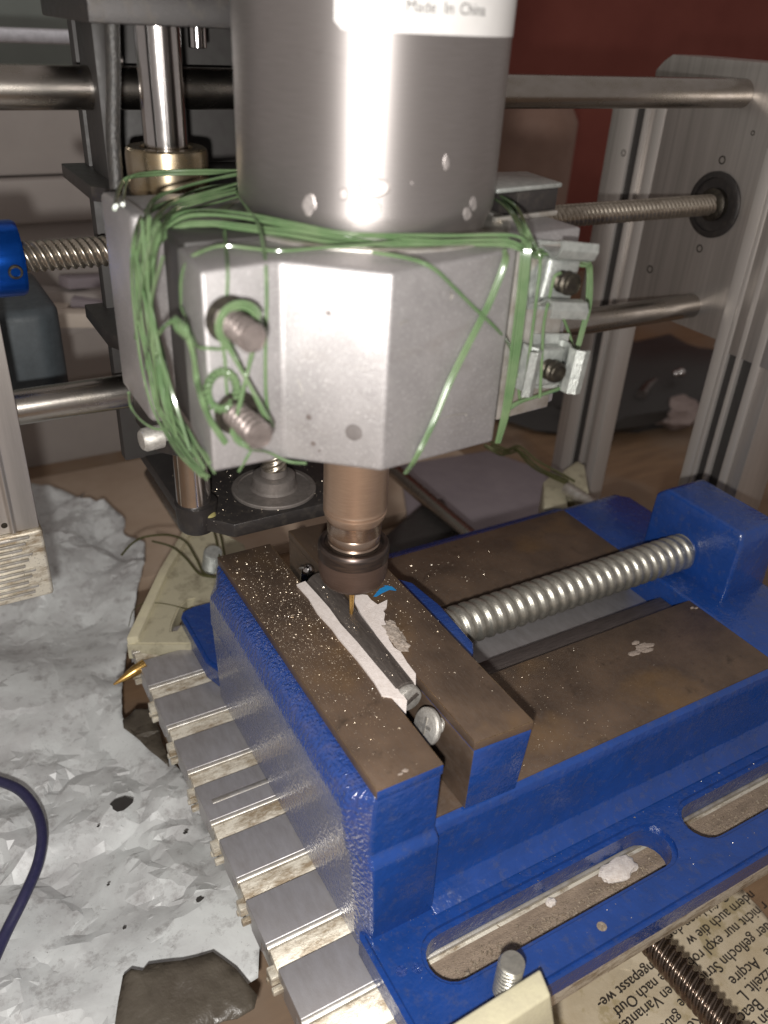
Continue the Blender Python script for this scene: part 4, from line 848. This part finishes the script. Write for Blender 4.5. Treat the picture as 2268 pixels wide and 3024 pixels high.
p1 = [Bq(365, 2890, -7.4), Bq(388, 2872, -7.4), Bq(425, 2878, -7.4), Bq(440, 2862, -7.4), Bq(540, 2850, -7.4), Bq(632, 2822, -7.4), Bq(700, 2870, -7.4), Bq(758, 2945, -7.4), Bq(755, 2985, -7.4), Bq(700, 3012, -7.4), Bq(620, 3040, -7.4), Bq(560, 3120, -7.4), Bq(330, 3120, -7.4), Bq(345, 3000, -7.4)]
film('dark_film', p1, -7.3, TORN, 'smooth dark brown film corner lying over the grey plastic at the bottom', 'plastic film', 12, .25, 5, 60, .03, 60)
p2 = [Bq(362, 2120, -8.4), Bq(400, 2085, -8.4), Bq(450, 2085, -8.4), Bq(470, 2150, -8.4), Bq(500, 2260, -8.4), Bq(430, 2200, -8.4), Bq(365, 2140, -8.4)]
film('dark_film', p2, -8.5, TORN, 'small dark brown film scrap between the grey plastic and the table edge', 'plastic film', 13, .3, 2, 60, .05, 30)
# small burnt spots on the film
for i, (u, v, r) in enumerate(((358, 2372, .34), (548, 2458, .08), (590, 2655, .12), (320, 2612, .05), (367, 2740, .06), (290, 2440, .05))):
    p = at(u, v, 'z', ZB + .9); rs = random.Random(i); bm = bmesh.new(); bm.faces.new([bm.verts.new((p.x + r * math.cos(a_) * rs.uniform(.7, 1.2), p.y + r * .8 * math.sin(a_) * rs.uniform(.7, 1.2), p.z)) for a_ in [j * math.pi / 6 for j in range(12)]])
    tag(bm2(bm, 'dirt_spot', BLACKM), ['large ragged dark spot on the grey plastic film inside the cable loop side', 'small round dark spot on the film near its right edge by the fourth slot', 'dark smudge at the right end of a long fold of the film', 'tiny dark speck on the film halfway between the cable and the table', 'dark speck on the film lowest of the spots', 'tiny speck just below and left of the large ragged spot'][i], 'spot')
ZN = -11.8
def Nq(u, v): p = at(u, v, 'z', ZN); return (p.x, p.y)
NP = thing('newspaper', (8, -8, -11.8), 'crumpled stained newspaper page with German text under the machine at lower right', 'newspaper')
newp = [Nq(1480, 2960), Nq(1700, 2850), Nq(1870, 2740), Nq(2030, 2660), Nq(2150, 2590), Nq(2200, 2625), Nq(2262, 2700), Nq(2330, 2800), Nq(2400, 3150), Nq(1500, 3150), Nq(1440, 3050)]
nf = film('newspaper_sheet', newp, ZN - .1, NEWS, None, None, 21, .3, 3.0, 900, .02, 10)
nf.parent = NP; nf.data.transform(Matrix.Translation(-Vector(NP.location)))
lines = ['das Gefühl von der', 'ndern auch die w', 'r nicht nur expl robu', 'k der geflochn Strick', 'sche   Acqire', 'ganzzeilt. L', 'nde   Beac', 'Jakon B']
p0 = at(2168, 2608, 'z', ZN + .1); p1_ = at(2016, 2718, 'z', ZN + .1); rd = (p1_ - p0).normalized(); dn = Vector((0, 0, 1)).cross(rd)
q = at(2212, 2642, 'z', ZN + .1) - p0; sp = q - rd * q.dot(rd); 
if dn.dot(sp) < 0: dn = -dn
def put(txt, org, size):
    adv = 0
    for word in txt.split(' '):
        if word:
            me = text_mesh(word, size); w_ = max(v.co.x for v in me.vertices)
            for v_ in me.vertices: v_.co = Vector(org) + rd * (v_.co.x + adv) + (Vector((0, 0, 1)).cross(rd)) * v_.co.y
            link('printed_word', me, INK, NP); adv += w_
        adv += size * .3
starts = [(2178, 2600), (2215, 2630), (2252, 2662), (2285, 2705), (2300, 2768), (2300, 2830), (2300, 2890), (2300, 2950)]
for s_, (u, v) in zip(lines, starts): put(s_, at(u, v, 'z', ZN + .25), .50)
for s_, (u, v) in zip(['ngepasst we-', 'je nach Outf', 'allen Varianten', 'gabe', 'tte', 'Kett'], [(1920, 2840), (1960, 2865), (2000, 2890), (2000, 2985), (2030, 2930), (2060, 2995)]): put(s_, at(u, v, 'z', ZN + .25), .47)
# ================================================================= BACKGROUND
cabn = thing('grey_cabinet', (0, 36, -12), 'pale grey brown cabinet with shadow gaps behind the left rails', 'cabinet')
z_ = -1.0
for (z0, z1, dy) in ((-6.0, -.6, 0), (-.6, 3.2, .8), (3.2, 5.6, 0), (5.6, 9.6, .5)):
    box('drawer_front', (-40, 12.0, 34.6 + dy, 36, z0 + .06, z1), GREYW, cabn, .25)
box('cabinet_body', (-40, 12.2, 36.05, 50, -12, 9.6), GREYW, cabn, .05)
lt = box('pale_strip', (-30, 1.4, 30, 31, 12.15, 12.75), simple('pale_strip_plastic', (.8, .8, .86), .5), None, .2); tag(lt, 'pale horizontal plastic strip blurred behind the top left rail', 'strip')
mh = prism('motor_housing', [(-9.5, 12.5), (-4.9, 12.5), (-4.3, 13.1), (-4.3, 17.5), (-4.9, 18), (-9.5, 18)], 1.6, 5.4, simple('dark_slate_plastic', (.06, .072, .08), .5), MF, .35, seg=4)
def heap(seed, cx_, cy_, cz_, n, label):
    rs = random.Random(seed); T_ = thing('scrap_pile', (cx_, cy_, cz_), label, 'scraps')
    for k in range(n):
        x = cx_ + rs.uniform(-3, 3); y = cy_ + rs.uniform(-3, 3); L = rs.uniform(1.5, 4); a_ = rs.uniform(-.6, .6)
        bm = bmesh.new(); add_box(bm, -L, L, -.5, .5, 0, rs.uniform(.3, .9))
        bmesh.ops.transform(bm, matrix=Matrix.Translation((x, y, cz_ + k * .35)) @ Matrix.Rotation(a_, 4, 'Z') @ Matrix.Rotation(rs.uniform(-.15, .15), 4, 'Y'), verts=bm.verts)
        bm2(bm, 'scrap', [GREYW, WBOX, SHEETG][k % 3], T_, bevel=.06)
p = at(270, 900, 'y', 30); heap(3, p.x, 30, p.z - 1.5, 7, 'pile of blurred pale scraps behind the carriage at left')
cb = box('cardboard_sheet', (-5, 22, 20, 33, -12, -11.2), simple('brown_cardboard', (.55, .43, .33), .8, 0, (.45, .33, .24), .25), None, .1); tag(cb, 'brown cardboard sheet on the desk behind the table at left', 'cardboard')
jar = thing('beige_jar', (31, 33, -12), 'dim beige jar standing before the red wall right of the spindle', 'jar')
p = at(1570, 420, 'y', 36)
lathe('jar_body', (p.x, 36, -12), (0, 0, 1), [(0, 2.8), (.3, 3.1), (p.z + 12 + 1.5, 3.1), (p.z + 14.4, 2.6), (p.z + 14.8, 2.2)], simple('dim_beige_plastic', (.26, .16, .12), .6, 0, (.2, .12, .09), .3), jar, 48)
# dark things on the desk under the right plate
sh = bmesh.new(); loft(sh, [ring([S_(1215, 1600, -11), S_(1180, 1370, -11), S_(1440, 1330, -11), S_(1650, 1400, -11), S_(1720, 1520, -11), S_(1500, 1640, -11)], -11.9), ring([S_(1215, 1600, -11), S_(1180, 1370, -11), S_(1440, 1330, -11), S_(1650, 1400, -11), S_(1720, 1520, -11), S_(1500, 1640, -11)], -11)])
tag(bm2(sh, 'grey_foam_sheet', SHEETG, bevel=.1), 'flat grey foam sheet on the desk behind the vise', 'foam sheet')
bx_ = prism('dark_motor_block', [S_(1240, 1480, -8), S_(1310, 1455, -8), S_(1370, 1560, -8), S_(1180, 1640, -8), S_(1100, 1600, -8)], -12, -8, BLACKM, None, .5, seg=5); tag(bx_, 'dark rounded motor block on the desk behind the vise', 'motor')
p0 = at(1244, 1462, 'x', 12.75)
wb = thing('white_carton', (46, 20, -12), 'small white carton on the desk at the right edge beyond the side plate', 'carton')
a = at(2195, 1345, 'z', -12); c = at(2240, 1190, 'z', -7)
prism('carton_body', [(a.x, a.y), (a.x + 14, a.y), (a.x + 14, a.y + 1.6), (a.x + 1.2, a.y + 1.6)], -12, -6.8, WBOX, wb, .12)
prism('carton_lid', [(a.x - .08, a.y - .08), (a.x + 14.1, a.y - .08), (a.x + 14.1, a.y + 1.7), (a.x + 1.1, a.y + 1.7)], -8.3, -8.0, WBOX, wb, .05)
def glint(u, v, z, label, r=.35):
    p = at(u, v, 'z', z); bm = bmesh.new(); bmesh.ops.create_icosphere(bm, subdivisions=2, radius=r); bmesh.ops.transform(bm, matrix=Matrix.Translation(p), verts=bm.verts)
    tag(bm2(bm, 'metal_ball', CHROME, smooth=True), label, 'metal part')
glint(2010, 1100, -8, 'small shiny metal ball glinting in the dark between the side plate posts')
glint(1995, 1104, -8, 'small dull metal ball left of the shiny one in the dark', .28)
tube_ = tube('curved_tube', [at(1893, 1168, 'z', -9), at(1915, 1140, 'z', -9), at(1955, 1122, 'z', -9)], .4, DARKROD, None, 12); tag(tube_, 'short curved grey tube in the dark behind the vise end block', 'tube')
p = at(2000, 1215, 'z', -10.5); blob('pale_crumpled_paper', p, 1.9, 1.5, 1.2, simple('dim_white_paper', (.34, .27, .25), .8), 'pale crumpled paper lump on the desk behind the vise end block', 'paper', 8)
p = at(1900, 1090, 'z', -9); blob('shade_fill_heap', (p.x, p.y + 2, -10.8), 12, 7, 2.9, BLACKM, 'black scrap heap enlarged to stand in for the shade behind the side plate', 'scrap heap', 9)  # black and oversized, so the heap supplies the shade between the posts
